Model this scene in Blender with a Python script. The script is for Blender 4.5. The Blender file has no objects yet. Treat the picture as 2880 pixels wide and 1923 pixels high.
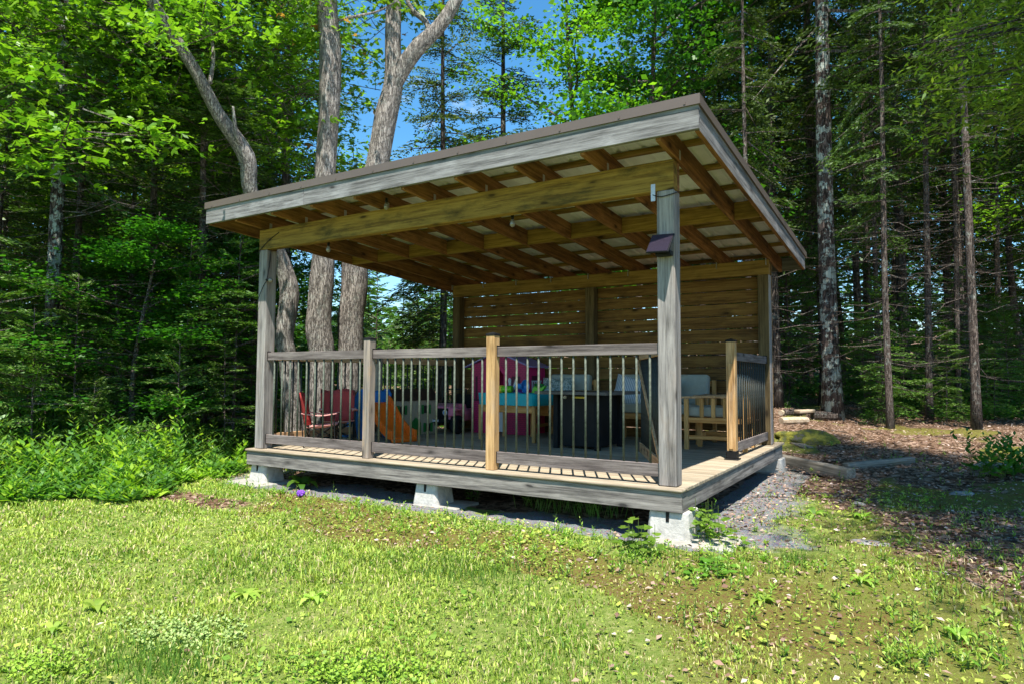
import bpy, math, random
import numpy as np
from mathutils import Vector, Matrix, Euler, noise as mnoise
R = math.radians
sc = bpy.context.scene
col = sc.collection

# ------------------------------------------------------------------ camera
CAM = np.array([1.586, -4.940, 0.827]); YAW, PITCH, ROLL, FPX = 31.735, 3.04, 0.26, 1853.9
cd = bpy.data.cameras.new('camera'); cam = bpy.data.objects.new('camera', cd); col.objects.link(cam)
cd.sensor_width = 36; cd.lens = FPX / 2880 * 36; cd.clip_start = 0.05; cd.clip_end = 2000
cam.matrix_world = (Matrix.Translation(Vector(CAM)) @ Matrix.Rotation(R(YAW), 4, 'Z') @
                    Matrix.Rotation(R(90 + PITCH), 4, 'X') @ Matrix.Rotation(R(ROLL), 4, 'Z'))
sc.camera = cam
sc.render.resolution_x, sc.render.resolution_y = 1024, 683
# ------------------------------------------------------------------ light
SUN = Vector((0.22, -0.42, 1.0)).normalized()
elev = math.asin(SUN.z); azim = math.atan2(SUN.x, SUN.y)
w = bpy.data.worlds.new('World'); sc.world = w; w.use_nodes = True
nt = w.node_tree; nt.nodes.clear()
out = nt.nodes.new('ShaderNodeOutputWorld'); bg = nt.nodes.new('ShaderNodeBackground')
sky = nt.nodes.new('ShaderNodeTexSky'); sky.sky_type = 'NISHITA'; sky.sun_disc = False
sky.sun_elevation = elev; sky.sun_rotation = azim; sky.air_density = 1.0; sky.dust_density = 0.1; sky.ozone_density = 3.5
bg.inputs[1].default_value = 0.115
tc = nt.nodes.new('ShaderNodeTexCoord'); mp = nt.nodes.new('ShaderNodeMapping'); mp.inputs['Scale'].default_value = (1, 1, 2.2)
nz = nt.nodes.new('ShaderNodeTexNoise'); nz.inputs['Scale'].default_value = 2.6; nz.inputs['Detail'].default_value = 7; nz.inputs['Roughness'].default_value = .6
cr = nt.nodes.new('ShaderNodeValToRGB'); cr.color_ramp.elements[0].position = .64; cr.color_ramp.elements[1].position = .86
mx = nt.nodes.new('ShaderNodeMix'); mx.data_type = 'RGBA'; mx.inputs[7].default_value = (7.0, 7.4, 8.0, 1)
nt.links.new(tc.outputs['Generated'], mp.inputs[0]); nt.links.new(mp.outputs[0], nz.inputs[0]); nt.links.new(nz.outputs[0], cr.inputs[0])
hs = nt.nodes.new('ShaderNodeHueSaturation'); hs.inputs['Saturation'].default_value = 1.25; hs.inputs['Hue'].default_value = .49; nt.links.new(sky.outputs[0], hs.inputs['Color'])
nt.links.new(cr.outputs[0], mx.inputs[0]); nt.links.new(hs.outputs[0], mx.inputs[6]); nt.links.new(mx.outputs[2], bg.inputs[0])
nt.links.new(bg.outputs[0], out.inputs[0])
sl = bpy.data.lights.new('sun', 'SUN'); sun = bpy.data.objects.new('sun', sl); col.objects.link(sun)
sl.energy = 5.0; sl.angle = R(0.53); sl.color = (1.0, .955, .87)
sun.rotation_euler = SUN.to_track_quat('Z', 'Y').to_euler(); sun.location = (4, -8, 20)
sc.view_settings.view_transform = 'Standard'; sc.view_settings.look = 'None'
sc.view_settings.exposure = 1.12; sc.view_settings.gamma = 1
sc.cycles.max_bounces = 6; sc.cycles.diffuse_bounces = 4; sc.cycles.transmission_bounces = 4; sc.cycles.transparent_max_bounces = 4
sc.cycles.use_denoising = True

rs = np.random.RandomState(7); random.seed(7)

# ------------------------------------------------------------------ materials
def lk(nt, a, b): nt.links.new(a, b)
def newmat(name):
    m = bpy.data.materials.new(name); m.use_nodes = True; nt = m.node_tree
    return m, nt, nt.nodes['Principled BSDF']
def ramp(nt, stops):
    n = nt.nodes.new('ShaderNodeValToRGB'); e = n.color_ramp.elements
    while len(e) < len(stops): e.new(.5)
    for k, (p, c) in enumerate(stops): e[k].position = p; e[k].color = (*c, 1)
    return n
def mixn(nt, mode='MIX', fac=.5):
    n = nt.nodes.new('ShaderNodeMix'); n.data_type = 'RGBA'; n.blend_type = mode; n.inputs[0].default_value = fac
    return n
def noise_node(nt, vec, scale, detail=5, rough=.6):
    n = nt.nodes.new('ShaderNodeTexNoise'); n.inputs['Scale'].default_value = scale
    n.inputs['Detail'].default_value = detail; n.inputs['Roughness'].default_value = rough
    lk(nt, vec, n.inputs['Vector']); return n
def bump(nt, b, h, strength=.3, dist=.01):
    n = nt.nodes.new('ShaderNodeBump'); n.inputs['Strength'].default_value = strength; n.inputs['Distance'].default_value = dist
    lk(nt, h, n.inputs['Height']); lk(nt, n.outputs[0], b.inputs['Normal']); return n

def wood(name, cols, axis=0, dirt=None, dirt_amt=.5, knots=True, rough=.8, gs=1.0):
    """board wood: grain streaks along the given local axis, knots, stains. cols = dark, mid, light"""
    m, nt, b = newmat(name)
    tc = nt.nodes.new('ShaderNodeTexCoord'); oi = nt.nodes.new('ShaderNodeObjectInfo')
    add = nt.nodes.new('ShaderNodeVectorMath'); add.operation = 'MULTIPLY_ADD'
    add.inputs[1].default_value = (17.3, 23.1, 11.7)
    cmb = nt.nodes.new('ShaderNodeCombineXYZ')
    for i in range(3): lk(nt, oi.outputs['Random'], cmb.inputs[i])
    lk(nt, cmb.outputs[0], add.inputs[0]); lk(nt, tc.outputs['Object'], add.inputs[2])
    mp = nt.nodes.new('ShaderNodeMapping'); s = [1, 1, 1]; s[axis] = .045; mp.inputs['Scale'].default_value = s
    lk(nt, add.outputs[0], mp.inputs[0])
    g1 = noise_node(nt, mp.outputs[0], 22 * gs, 6, .7); g1.inputs['Distortion'].default_value = .5
    g2 = noise_node(nt, mp.outputs[0], 60 * gs, 5, .75)
    blot = noise_node(nt, add.outputs[0], 2.2, 4, .6)
    mxg = nt.nodes.new('ShaderNodeMath'); mxg.operation = 'MULTIPLY_ADD'; mxg.inputs[1].default_value = .55
    sc2 = nt.nodes.new('ShaderNodeMath'); sc2.operation = 'MULTIPLY'; sc2.inputs[1].default_value = .45
    lk(nt, g2.outputs[0], sc2.inputs[0]); lk(nt, g1.outputs[0], mxg.inputs[0]); lk(nt, sc2.outputs[0], mxg.inputs[2])
    rp = ramp(nt, [(.41, cols[0]), (.5, cols[1]), (.60, cols[2])]); lk(nt, mxg.outputs[0], rp.inputs[0])
    last = rp.outputs[0]
    if dirt:
        r2 = ramp(nt, [(.5, (0, 0, 0)), (.68, (1, 1, 1))])
        mp3 = nt.nodes.new('ShaderNodeMapping'); s3 = [1, 1, 1]; s3[axis] = .35; mp3.inputs['Scale'].default_value = s3
        lk(nt, add.outputs[0], mp3.inputs[0]); bl2 = noise_node(nt, mp3.outputs[0], 5.0, 6, .7)
        lk(nt, bl2.outputs[0], r2.inputs[0])
        mm = nt.nodes.new('ShaderNodeMath'); mm.operation = 'MULTIPLY'; mm.inputs[1].default_value = dirt_amt; lk(nt, r2.outputs[0], mm.inputs[0])
        mk = mixn(nt); mk.inputs[7].default_value = (*dirt, 1); lk(nt, mm.outputs[0], mk.inputs[0]); lk(nt, last, mk.inputs[6]); last = mk.outputs[2]
    if knots:
        mp2 = nt.nodes.new('ShaderNodeMapping'); s2 = [1, 1, 1]; s2[axis] = .4; mp2.inputs['Scale'].default_value = s2
        lk(nt, add.outputs[0], mp2.inputs[0])
        vo = nt.nodes.new('ShaderNodeTexVoronoi'); vo.inputs['Scale'].default_value = 6.5; kw = nt.nodes.new('ShaderNodeVectorMath'); kw.operation = 'MULTIPLY_ADD'; kw.inputs[1].default_value = (.05, .05, .05); lk(nt, g1.outputs['Color'], kw.inputs[0]); lk(nt, mp2.outputs[0], kw.inputs[2]); lk(nt, kw.outputs[0], vo.inputs['Vector'])
        rk = ramp(nt, [(.07, (.95, .95, .95)), (.12, (.45, .45, .45)), (.22, (.12, .12, .12)), (.34, (.0, .0, .0))]); lk(nt, vo.outputs['Distance'], rk.inputs[0])
        mk = mixn(nt); mk.inputs[7].default_value = (*[c * .35 for c in cols[0]], 1)
        lk(nt, rk.outputs[0], mk.inputs[0]); lk(nt, last, mk.inputs[6]); last = mk.outputs[2]
    hv = nt.nodes.new('ShaderNodeHueSaturation'); lk(nt, last, hv.inputs['Color'])
    mr = nt.nodes.new('ShaderNodeMapRange'); mr.inputs[3].default_value = .78; mr.inputs[4].default_value = 1.22
    ad = nt.nodes.new('ShaderNodeMath'); ad.operation = 'MULTIPLY_ADD'; ad.inputs[1].default_value = .5
    hf = nt.nodes.new('ShaderNodeMath'); hf.operation = 'MULTIPLY'; hf.inputs[1].default_value = .5; lk(nt, oi.outputs['Random'], hf.inputs[0])
    lk(nt, blot.outputs[0], ad.inputs[0]); lk(nt, hf.outputs[0], ad.inputs[2])
    lk(nt, ad.outputs[0], mr.inputs[0]); lk(nt, mr.outputs[0], hv.inputs['Value'])
    lk(nt, hv.outputs[0], b.inputs['Base Color'])
    b.inputs['Roughness'].default_value = rough; b.inputs['Specular IOR Level'].default_value = .25
    bump(nt, b, mxg.outputs[0], .35, .006)
    return m

def plain(name, c, rough=.6, metal=0, var=.12, scale=8, spec=.4, bmp=0):
    m, nt, b = newmat(name)
    tc = nt.nodes.new('ShaderNodeTexCoord'); n = noise_node(nt, tc.outputs['Object'], scale, 6, .65)
    r = ramp(nt, [(.3, [x * (1 - var * 1.6) for x in c]), (.7, [min(1, x * (1 + var)) for x in c])])
    lk(nt, n.outputs[0], r.inputs[0]); lk(nt, r.outputs[0], b.inputs['Base Color'])
    b.inputs['Roughness'].default_value = rough; b.inputs['Metallic'].default_value = metal
    b.inputs['Specular IOR Level'].default_value = spec
    if bmp: n3 = noise_node(nt, tc.outputs['Object'], scale * 6, 5, .7); bump(nt, b, n3.outputs[0], bmp, .01)
    return m

def leafmat(name, transl=.35, val=1.0, rough=.5, hue=.5):
    m, nt, b = newmat(name)
    at = nt.nodes.new('ShaderNodeAttribute'); at.attribute_name = 'tint'
    oi = nt.nodes.new('ShaderNodeObjectInfo')
    hv = nt.nodes.new('ShaderNodeHueSaturation'); lk(nt, at.outputs['Color'], hv.inputs['Color'])
    mr = nt.nodes.new('ShaderNodeMapRange'); mr.inputs[3].default_value = .82 * val; mr.inputs[4].default_value = 1.2 * val
    lk(nt, oi.outputs['Random'], mr.inputs[0]); lk(nt, mr.outputs[0], hv.inputs['Value'])
    mr2 = nt.nodes.new('ShaderNodeMapRange'); mr2.inputs[3].default_value = hue - .012; mr2.inputs[4].default_value = hue + .012
    lk(nt, oi.outputs['Random'], mr2.inputs[0]); lk(nt, mr2.outputs[0], hv.inputs['Hue'])
    lk(nt, hv.outputs[0], b.inputs['Base Color']); b.inputs['Roughness'].default_value = rough
    b.inputs['Specular IOR Level'].default_value = .3
    tr = nt.nodes.new('ShaderNodeBsdfTranslucent'); g = nt.nodes.new('ShaderNodeMix'); g.data_type = 'RGBA'; g.blend_type = 'MULTIPLY'; g.inputs[0].default_value = 1
    g.inputs[7].default_value = (1.25, 1.35, .55, 1); lk(nt, hv.outputs[0], g.inputs[6]); lk(nt, g.outputs[2], tr.inputs['Color'])
    ms = nt.nodes.new('ShaderNodeMixShader'); ms.inputs[0].default_value = transl
    lk(nt, b.outputs[0], ms.inputs[1]); lk(nt, tr.outputs[0], ms.inputs[2]); lk(nt, ms.outputs[0], nt.nodes['Material Output'].inputs[0])
    return m

def barkmat(name, dark, mid, light, lichen=.3, sx=1.0):
    m, nt, b = newmat(name)
    tc = nt.nodes.new('ShaderNodeTexCoord'); mp = nt.nodes.new('ShaderNodeMapping'); mp.inputs['Scale'].default_value = (1, 1, .15)
    lk(nt, tc.outputs['Object'], mp.inputs[0])
    v = nt.nodes.new('ShaderNodeTexVoronoi'); v.feature = 'DISTANCE_TO_EDGE'; v.inputs['Scale'].default_value = 17 * sx
    nz = noise_node(nt, mp.outputs[0], 9 * sx, 6, .7)
    wv = nt.nodes.new('ShaderNodeVectorMath'); wv.operation = 'MULTIPLY_ADD'; wv.inputs[1].default_value = (.22, .22, .22)
    lk(nt, nz.outputs['Color'], wv.inputs[0]); lk(nt, mp.outputs[0], wv.inputs[2]); lk(nt, wv.outputs[0], v.inputs['Vector'])
    n2 = noise_node(nt, mp.outputs[0], 30 * sx, 6, .75)
    r1 = ramp(nt, [(.34, dark), (.5, mid), (.68, light)]); lk(nt, n2.outputs[0], r1.inputs[0])
    r2 = ramp(nt, [(.0, (.15, .15, .15)), (.10, (1, 1, 1))]); lk(nt, v.outputs['Distance'], r2.inputs[0])
    mk = mixn(nt); mk.inputs[6].default_value = (*[c * .55 for c in dark], 1); lk(nt, r2.outputs[0], mk.inputs[0]); lk(nt, r1.outputs[0], mk.inputs[7])
    last = mk.outputs[2]
    if lichen:
        n3 = noise_node(nt, tc.outputs['Object'], 7, 6, .7); th = .50 if lichen > .9 else .56; r3 = ramp(nt, [(th, (0, 0, 0)), (th + .05, (1, 1, 1))]); lk(nt, n3.outputs[0], r3.inputs[0])
        mm = nt.nodes.new('ShaderNodeMath'); mm.operation = 'MULTIPLY'; mm.inputs[1].default_value = lichen; lk(nt, r3.outputs[0], mm.inputs[0])
        m2 = mixn(nt); m2.inputs[7].default_value = (.42, .46, .40, 1); lk(nt, mm.outputs[0], m2.inputs[0]); lk(nt, last, m2.inputs[6]); last = m2.outputs[2]
    lk(nt, last, b.inputs['Base Color']); b.inputs['Roughness'].default_value = .9; b.inputs['Specular IOR Level'].default_value = .15
    ad = nt.nodes.new('ShaderNodeMath'); ad.operation = 'MULTIPLY_ADD'; ad.inputs[1].default_value = .5
    lk(nt, n2.outputs[0], ad.inputs[0]); lk(nt, r2.outputs[0], ad.inputs[2])
    bump(nt, b, ad.outputs[0], .9, .03)
    return m

M = {}
M['fascia'] = wood('weathered_fascia', [(.07, .067, .065), (.165, .16, .156), (.26, .255, .25)], 0, (.40, .40, .40), .45)
M['fasciay'] = wood('weathered_barge', [(.07, .067, .065), (.165, .16, .156), (.26, .255, .25)], 1, (.40, .40, .40), .45)
M['treatedz'] = wood('treated_post', [(.06, .04, .018), (.12, .085, .038), (.18, .13, .065)], 2, (.05, .035, .015), .5)
M['rim'] = wood('weathered_rim', [(.09, .08, .074), (.21, .19, .17), (.33, .30, .27)], 0, (.055, .05, .047), .55)
M['rail'] = wood('weathered_rail', [(.065, .052, .048), (.135, .112, .103), (.23, .195, .18)], 0, (.36, .32, .28), .3)
M['postw'] = wood('weathered_post', [(.11, .10, .092), (.235, .215, .20), (.34, .315, .29)], 2, (.30, .22, .16), .35)
M['newpost'] = wood('fresh_post', [(.26, .145, .055), (.45, .275, .12), (.58, .38, .185)], 2, (.36, .30, .25), .4)
M['beam'] = wood('treated_beam', [(.14, .08, .015), (.27, .165, .028), (.35, .23, .05)], 0, (.035, .032, .01), .85)
M['rafter'] = wood('treated_rafter', [(.11, .05, .016), (.23, .11, .035), (.34, .175, .065)], 1, (.035, .02, .012), .7)
M['block'] = wood('treated_blocking', [(.14, .08, .018), (.25, .15, .035), (.33, .21, .06)], 0, (.06, .035, .012), .5)
M['plank'] = wood('cedar_planks', [(.09, .045, .012), (.165, .09, .025), (.23, .135, .04)], 0, (.035, .018, .01), .6)
M['deck'] = wood('deck_boards', [(.18, .14, .095), (.32, .26, .18), (.43, .365, .27)], 0, (.22, .19, .15), .4, knots=False)
M['gatew'] = wood('gate_wood', [(.30, .17, .08), (.48, .29, .15), (.58, .38, .22)], 0)
M['furn'] = wood('teak', [(.34, .15, .04), (.52, .26, .08), (.62, .35, .13)], 0, knots=False)
M['furnz'] = wood('teak_upright', [(.34, .17, .05), (.52, .29, .10), (.62, .37, .15)], 2, knots=False)
M['timber'] = wood('landscape_timber', [(.10, .085, .065), (.2, .175, .14), (.30, .27, .22)], 0, (.07, .08, .03), .5)
M['firewood'] = wood('split_wood', [(.30, .22, .14), (.45, .35, .24), (.56, .46, .34)], 0, (.14, .12, .1), .4)
M['baluster'] = plain('shaded_baluster', (.030, .036, .032), .55, 0, .35, 40, .4)  # darker copy for side railings and gate, their shade put into the colour
# balusters weathered green-grey in front
M['baluster2'] = plain('weathered_baluster', (.085, .10, .075), .65, 0, .35, 45, .3)
M['trim'] = plain('brown_metal_trim', (.14, .105, .085), .45, .25, .06, 3)
M['tin'] = plain('galvanised_sheet', (.80, .82, .82), .38, .0, .08, 5)
M['galv'] = plain('galvanised_bracket', (.5, .5, .5), .45, .6, .15, 30)
M['black'] = plain('black_metal', (.010, .010, .0105), .5, .0, .2, 10, .2)
M['blackm'] = plain('matt_black', (.012, .012, .012), .7, .0, .2, 10, .2)
M['concrete'] = plain('pier_concrete', (.48, .46, .42), .9, 0, .3, 7, .15, .7)
M['slab'] = plain('paving_slab', (.34, .32, .28), .9, 0, .18, 9, .15, .4)
M['stone'] = plain('field_stone', (.26, .25, .24), .9, 0, .3, 7, .15, .7)
M['mossrock'], nt, b = newmat('moss_rock'); tc = nt.nodes.new('ShaderNodeTexCoord'); n1_ = noise_node(nt, tc.outputs['Object'], 6, 7, .75); n2_ = noise_node(nt, tc.outputs['Object'], 45, 5, .8)
r1_ = ramp(nt, [(.40, (.13, .12, .11)), (.47, (.10, .12, .02)), (.55, (.26, .25, .03)), (.7, (.42, .38, .06))]); lk(nt, n1_.outputs[0], r1_.inputs[0]); lk(nt, r1_.outputs[0], b.inputs['Base Color']); b.inputs['Roughness'].default_value = 1; bump(nt, b, n2_.outputs[0], 1.0, .05)
M['red'] = plain('red_canvas', (.42, .06, .055), .75, 0, .12, 6, .2)
M['redl'] = plain('sunlit_canvas', (.62, .30, .27), .75, 0, .12, 6, .2)  # red canvas lightened to look sunlit, used on seats and armrests
M['blue'] = plain('blue_plastic', (.004, .12, .40), .35, 0, .05, 3)
M['orange'] = plain('orange_plastic', (.80, .14, .008), .35, 0, .06, 3)
M['beige'] = plain('beige_plastic', (.40, .32, .22), .5, 0, .05, 4)
M['brownr'] = plain('brown_plastic', (.035, .022, .018), .5, 0, .2, 4)
M['green'] = plain('green_plastic', (.02, .17, .03), .45, 0, .1, 4)
M['lime'] = plain('lime_plastic', (.12, .48, .02), .35, 0, .1, 4)
M['pink'] = plain('pink_plastic', (.70, .20, .30), .4, 0, .12, 5)
M['magenta'] = plain('magenta_plastic', (.55, .015, .12), .5, 0, .06, 5)
M['magdark'] = plain('dark_plum', (.09, .01, .03), .6, 0, .1, 5)
M['purple'] = plain('purple_plastic', (.26, .20, .42), .5, 0, .1, 5)
M['violet'] = plain('violet_plastic', (.22, .05, .45), .4, 0, .1, 5)
M['white'] = plain('white_plastic', (.62, .64, .66), .5, 0, .05, 5)
M['teal'] = plain('turquoise_plastic', (.01, .40, .47), .35, 0, .05, 5)
M['yellow'] = plain('yellow_plastic', (.7, .55, .05), .4, 0, .05, 5)
M['skyblue'] = plain('translucent_blue', (.03, .22, .6), .2, 0, .05, 5)
M['cushion'] = plain('grey_cushion', (.36, .38, .33), .9, 0, .06, 14, .1, .15)
M['pillow'] = plain('cream_pillow', (.56, .55, .50), .9, 0, .05, 14, .1, .15)
M['greytop'] = plain('grey_tabletop', (.11, .10, .09), .6, 0, .25, 9)
M['solar'] = plain('solar_glass', (.03, .022, .035), .3, 0, .3, 90, .35)
M['glass'] = plain('bulb_glass', (.2, .18, .14), .1, 0, .1, 9, .8)
M['brass'] = plain('brass_socket', (.35, .26, .12), .4, .6, .1, 9)
M['tyre'] = plain('tyre_black', (.018, .018, .02), .8, 0, .2, 20, .2)
M['purpleflower'] = plain('purple_petals', (.20, .06, .45), .6, 0, .3, 60)
def checker_mat(name, c1, c2, kind='stripe', scale=20, axis=0):
    m, nt, b = newmat(name); tc = nt.nodes.new('ShaderNodeTexCoord')
    if kind == 'stripe':
        wv = nt.nodes.new('ShaderNodeTexWave'); wv.inputs['Scale'].default_value = scale; wv.bands_direction = 'XYZ'[axis]
        wv.inputs['Distortion'].default_value = .4; fac = wv.outputs['Fac']; lk(nt, tc.outputs['Object'], wv.inputs['Vector'])
        r = ramp(nt, [(.42, c1), (.52, c2)])
    else:
        n = noise_node(nt, tc.outputs['Object'], scale, 3, .5); n.inputs['Distortion'].default_value = 1.5; fac = n.outputs[0]; r = ramp(nt, [(.47, c1), (.53, c2)])
    lk(nt, fac, r.inputs[0]); lk(nt, r.outputs[0], b.inputs['Base Color']); b.inputs['Roughness'].default_value = .9
    return m
M['stripep'] = checker_mat('striped_fabric', (.16, .22, .29), (.56, .58, .58), 'stripe', 14, 0)
M['leafp'] = checker_mat('leaf_fabric', (.14, .19, .17), (.42, .45, .41), 'noise', 26)
def brickmat(name, c):
    m, nt, b = newmat(name); tc = nt.nodes.new('ShaderNodeTexCoord'); sp = nt.nodes.new('ShaderNodeSeparateXYZ'); lk(nt, tc.outputs['Object'], sp.inputs[0])
    ad = nt.nodes.new('ShaderNodeMath'); lk(nt, sp.outputs[0], ad.inputs[0]); lk(nt, sp.outputs[1], ad.inputs[1])
    cb = nt.nodes.new('ShaderNodeCombineXYZ'); lk(nt, ad.outputs[0], cb.inputs[0]); lk(nt, sp.outputs[2], cb.inputs[1])
    br = nt.nodes.new('ShaderNodeTexBrick'); br.inputs['Scale'].default_value = 9; br.inputs['Mortar Size'].default_value = .03
    br.inputs['Color1'].default_value = (*c, 1); br.inputs['Color2'].default_value = (*[x * .85 for x in c], 1); br.inputs['Mortar'].default_value = (*[x * .4 for x in c], 1)
    lk(nt, cb.outputs[0], br.inputs['Vector']); lk(nt, br.outputs[0], b.inputs['Base Color']); b.inputs['Roughness'].default_value = .5
    bump(nt, b, br.outputs['Fac'], -.4, .01); return m
M['pinkbrick'] = brickmat('pink_brick_plastic', (.52, .015, .11))

M['barkm'] = barkmat('maple_bark', (.13, .11, .095), (.29, .255, .225), (.42, .385, .345), .25, 1.5)
M['barks'] = barkmat('spruce_bark', (.045, .036, .03), (.10, .08, .068), (.20, .17, .15), .35, 1.0)
M['barkr'] = barkmat('lichen_bark', (.05, .036, .03), (.11, .08, .068), (.2, .16, .14), .95, 1.0)
M['barkthin'] = barkmat('thin_bark', (.07, .05, .042), (.16, .125, .105), (.28, .235, .2), .4, 1.6)
M['needle'] = leafmat('spruce_needles', .32, 1.0, .55)
M['fir'] = leafmat('young_fir_needles', .3, 1.0, .5)
M['leaf'] = leafmat('broad_leaves', .45, 1.0, .4)
M['grass'] = leafmat('grass_blades', .3, 1.0, .5)
M['litter'] = leafmat('dry_leaves', .1, 1.0, .8)

# ------------------------------------------------------------------ ground shape
def smooth(a, b, x):
    t = np.clip((x - a) / (b - a), 0, 1); return t * t * (3 - 2 * t)
def H(x, y):
    x = np.asarray(x, float); y = np.asarray(y, float)
    z = -.395 - .050 * np.clip(-.3 - y, 0, 6) + .07 * np.clip(y - 2.6, 0, 12)
    z = z + .05 * np.clip(x - 1.5, 0, 6) * smooth(0, 3, y)
    z = z + 6.0 * smooth(45, 95, np.hypot(x + 2, y))
    far = smooth(1.0, 3.0, np.hypot(np.clip(np.abs(x + 2.5) - 2.9, 0, 99), np.clip(np.abs(y - 2) - 2.4, 0, 99)))
    z = z + far * (.05 * np.sin(x * 1.3 + 1) * np.cos(y * 1.1) + .09 * np.sin(x * .37 + y * .29))* smooth(-1, 3, y)
    z = z + .008 * np.sin(x * 5.1 + 2 * np.sin(y * 3.3)) * np.cos(y * 4.7)
    return z
def ray(u, v):
    a, b, r = R(YAW), R(PITCH), R(ROLL)
    fw = np.array([-math.sin(a), math.cos(a), 0]); rt = np.array([math.cos(a), math.sin(a), 0]); up = np.array([0, 0, 1.])
    f2 = fw * math.cos(b) + up * math.sin(b); u2 = -fw * math.sin(b) + up * math.cos(b)
    r3 = rt * math.cos(r) + u2 * math.sin(r); u3 = -rt * math.sin(r) + u2 * math.cos(r)
    return f2 + r3 * (u - 1440) / FPX - u3 * (v - 961.5) / FPX
def G(u, v):
    d = ray(u, v); ts = np.concatenate([np.arange(1, 12, .03), np.arange(12, 60, .15)]); q = CAM + d * ts[:, None]
    k = int(np.argmax(q[:, 2] < H(q[:, 0], q[:, 1]))); p = q[k]
    return float(p[0]), float(p[1]), float(H(p[0], p[1]))
def D(u, dist):
    d = ray(u, 1055); h = math.hypot(d[0], d[1]); x = CAM[0] + d[0] / h * dist; y = CAM[1] + d[1] / h * dist
    return float(x), float(y), float(H(x, y))
def at(u, v, dist):
    d = ray(u, v); h = math.hypot(d[0], d[1]); p = CAM + d / h * dist; return Vector(p)
def proj(x, y, z):
    a, b = R(YAW), R(PITCH); dx, dy, dz = x - CAM[0], y - CAM[1], z - CAM[2]
    f = -dx * math.sin(a) + dy * math.cos(a); r = dx * math.cos(a) + dy * math.sin(a)
    zz = f * math.cos(b) + dz * math.sin(b); uu = -f * math.sin(b) + dz * math.cos(b)
    return 1440 + FPX * r / zz, 961.5 - FPX * uu / zz, zz

# ------------------------------------------------------------------ mesh helpers
class MB:
    def __init__(s): s.v = []; s.f = []
    def add(s, vs, fs):
        n = len(s.v); s.v += [tuple(p) for p in vs]; s.f += [tuple(i + n for i in f) for f in fs]; return s
    def box(s, x0, x1, y0, y1, z0, z1, mat=None):
        vs = [Vector((x, y, z)) for z in (z0, z1) for y in (y0, y1) for x in (x0, x1)]
        if mat is not None: vs = [mat @ p for p in vs]
        return s.add(vs, [(0, 2, 3, 1), (4, 5, 7, 6), (0, 1, 5, 4), (2, 6, 7, 3), (0, 4, 6, 2), (1, 3, 7, 5)])
    def bar(s, a, b, w, h, up=(0, 0, 1)):
        a = Vector(a); b = Vector(b); d = (b - a); L = d.length; d.normalize(); up = Vector(up)
        if abs(d.dot(up)) > .95: up = Vector((0, 1, 0))
        y = up.cross(d).normalized(); z = d.cross(y)
        m = Matrix.Translation(a) @ Matrix((d, y, z)).transposed().to_4x4()
        return s.box(0, L, -w / 2, w / 2, -h / 2, h / 2, m)
    def tube(s, pts, rad, n=8, cap=True, flute=0):
        pts = [Vector(p) for p in pts]; rad = rad if hasattr(rad, '__len__') else [rad] * len(pts)
        base = len(s.v); ref = Vector((0, 0, 1)) if abs((pts[1] - pts[0]).normalized().z) < .9 else Vector((1, 0, 0))
        for i, p in enumerate(pts):
            t = (pts[min(i + 1, len(pts) - 1)] - pts[max(i - 1, 0)]).normalized()
            x = ref.cross(t).normalized(); y = t.cross(x); ref = y.cross(t) * -1 if False else ref
            for k in range(n):
                a = 2 * math.pi * k / n; r = rad[i]
                if flute: r *= 1 + flute * (.5 * math.sin(3 * a + p.z * 1.1) + .3 * math.sin(5 * a + 2 + p.z * .7) + .35 * (mnoise.noise(Vector((math.cos(a) * 2.2, math.sin(a) * 2.2, p.z * 1.6)))*2))
                s.v.append(tuple(p + (x * math.cos(a) + y * math.sin(a)) * r))
        for i in range(len(pts) - 1):
            for k in range(n):
                a = base + i * n + k; b = base + i * n + (k + 1) % n
                s.f.append((a, b, b + n, a + n))
        if cap:
            s.f.append(tuple(base + k for k in reversed(range(n)))); s.f.append(tuple(base + (len(pts) - 1) * n + k for k in range(n)))
        return s
    def prism(s, poly, axis, a0, a1):
        """extrude 2-D polygon along axis; poly coords are the two other axes in order"""
        n = len(poly); vs = []
        for a in (a0, a1):
            for p in poly:
                q = list(p); q.insert(axis, a); vs.append(q)
        fs = [tuple(range(n))[::-1], tuple(range(n, 2 * n))] + [(k, (k + 1) % n, n + (k + 1) % n, n + k) for k in range(n)]
        return s.add(vs, fs)
    def lathe(s, prof, n=16, c=(0, 0, 0), mat=None):
        vs = []; fs = []
        for r, z in prof:
            for k in range(n):
                p = Vector((c[0] + r * math.cos(2 * math.pi * k / n), c[1] + r * math.sin(2 * math.pi * k / n), c[2] + z)); vs.append(mat @ p if mat is not None else p)
        for i in range(len(prof) - 1):
            for k in range(n):
                a = i * n + k; b = i * n + (k + 1) % n; fs.append((a, b, b + n, a + n))
        return s.add(vs, fs)
    def build(s, name, mat, parent=None, bevel=0, smooth_=False, recalc=True):
        me = bpy.data.meshes.new(name); me.from_pydata(s.v, [], s.f); me.materials.append(mat)
        if recalc:
            import bmesh
            bm = bmesh.new(); bm.from_mesh(me); bmesh.ops.recalc_face_normals(bm, faces=bm.faces); bm.to_mesh(me); bm.free()
        if smooth_: me.shade_smooth()
        o = bpy.data.objects.new(name, me); col.objects.link(o)
        if parent: o.parent = parent
        if bevel:
            b = o.modifiers.new('bevel', 'BEVEL'); b.width = bevel; b.segments = 2 if bevel > .01 else 1; b.limit_method = 'ANGLE'; b.angle_limit = R(40)
            if bevel > .01: me.shade_smooth()
        return o
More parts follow.
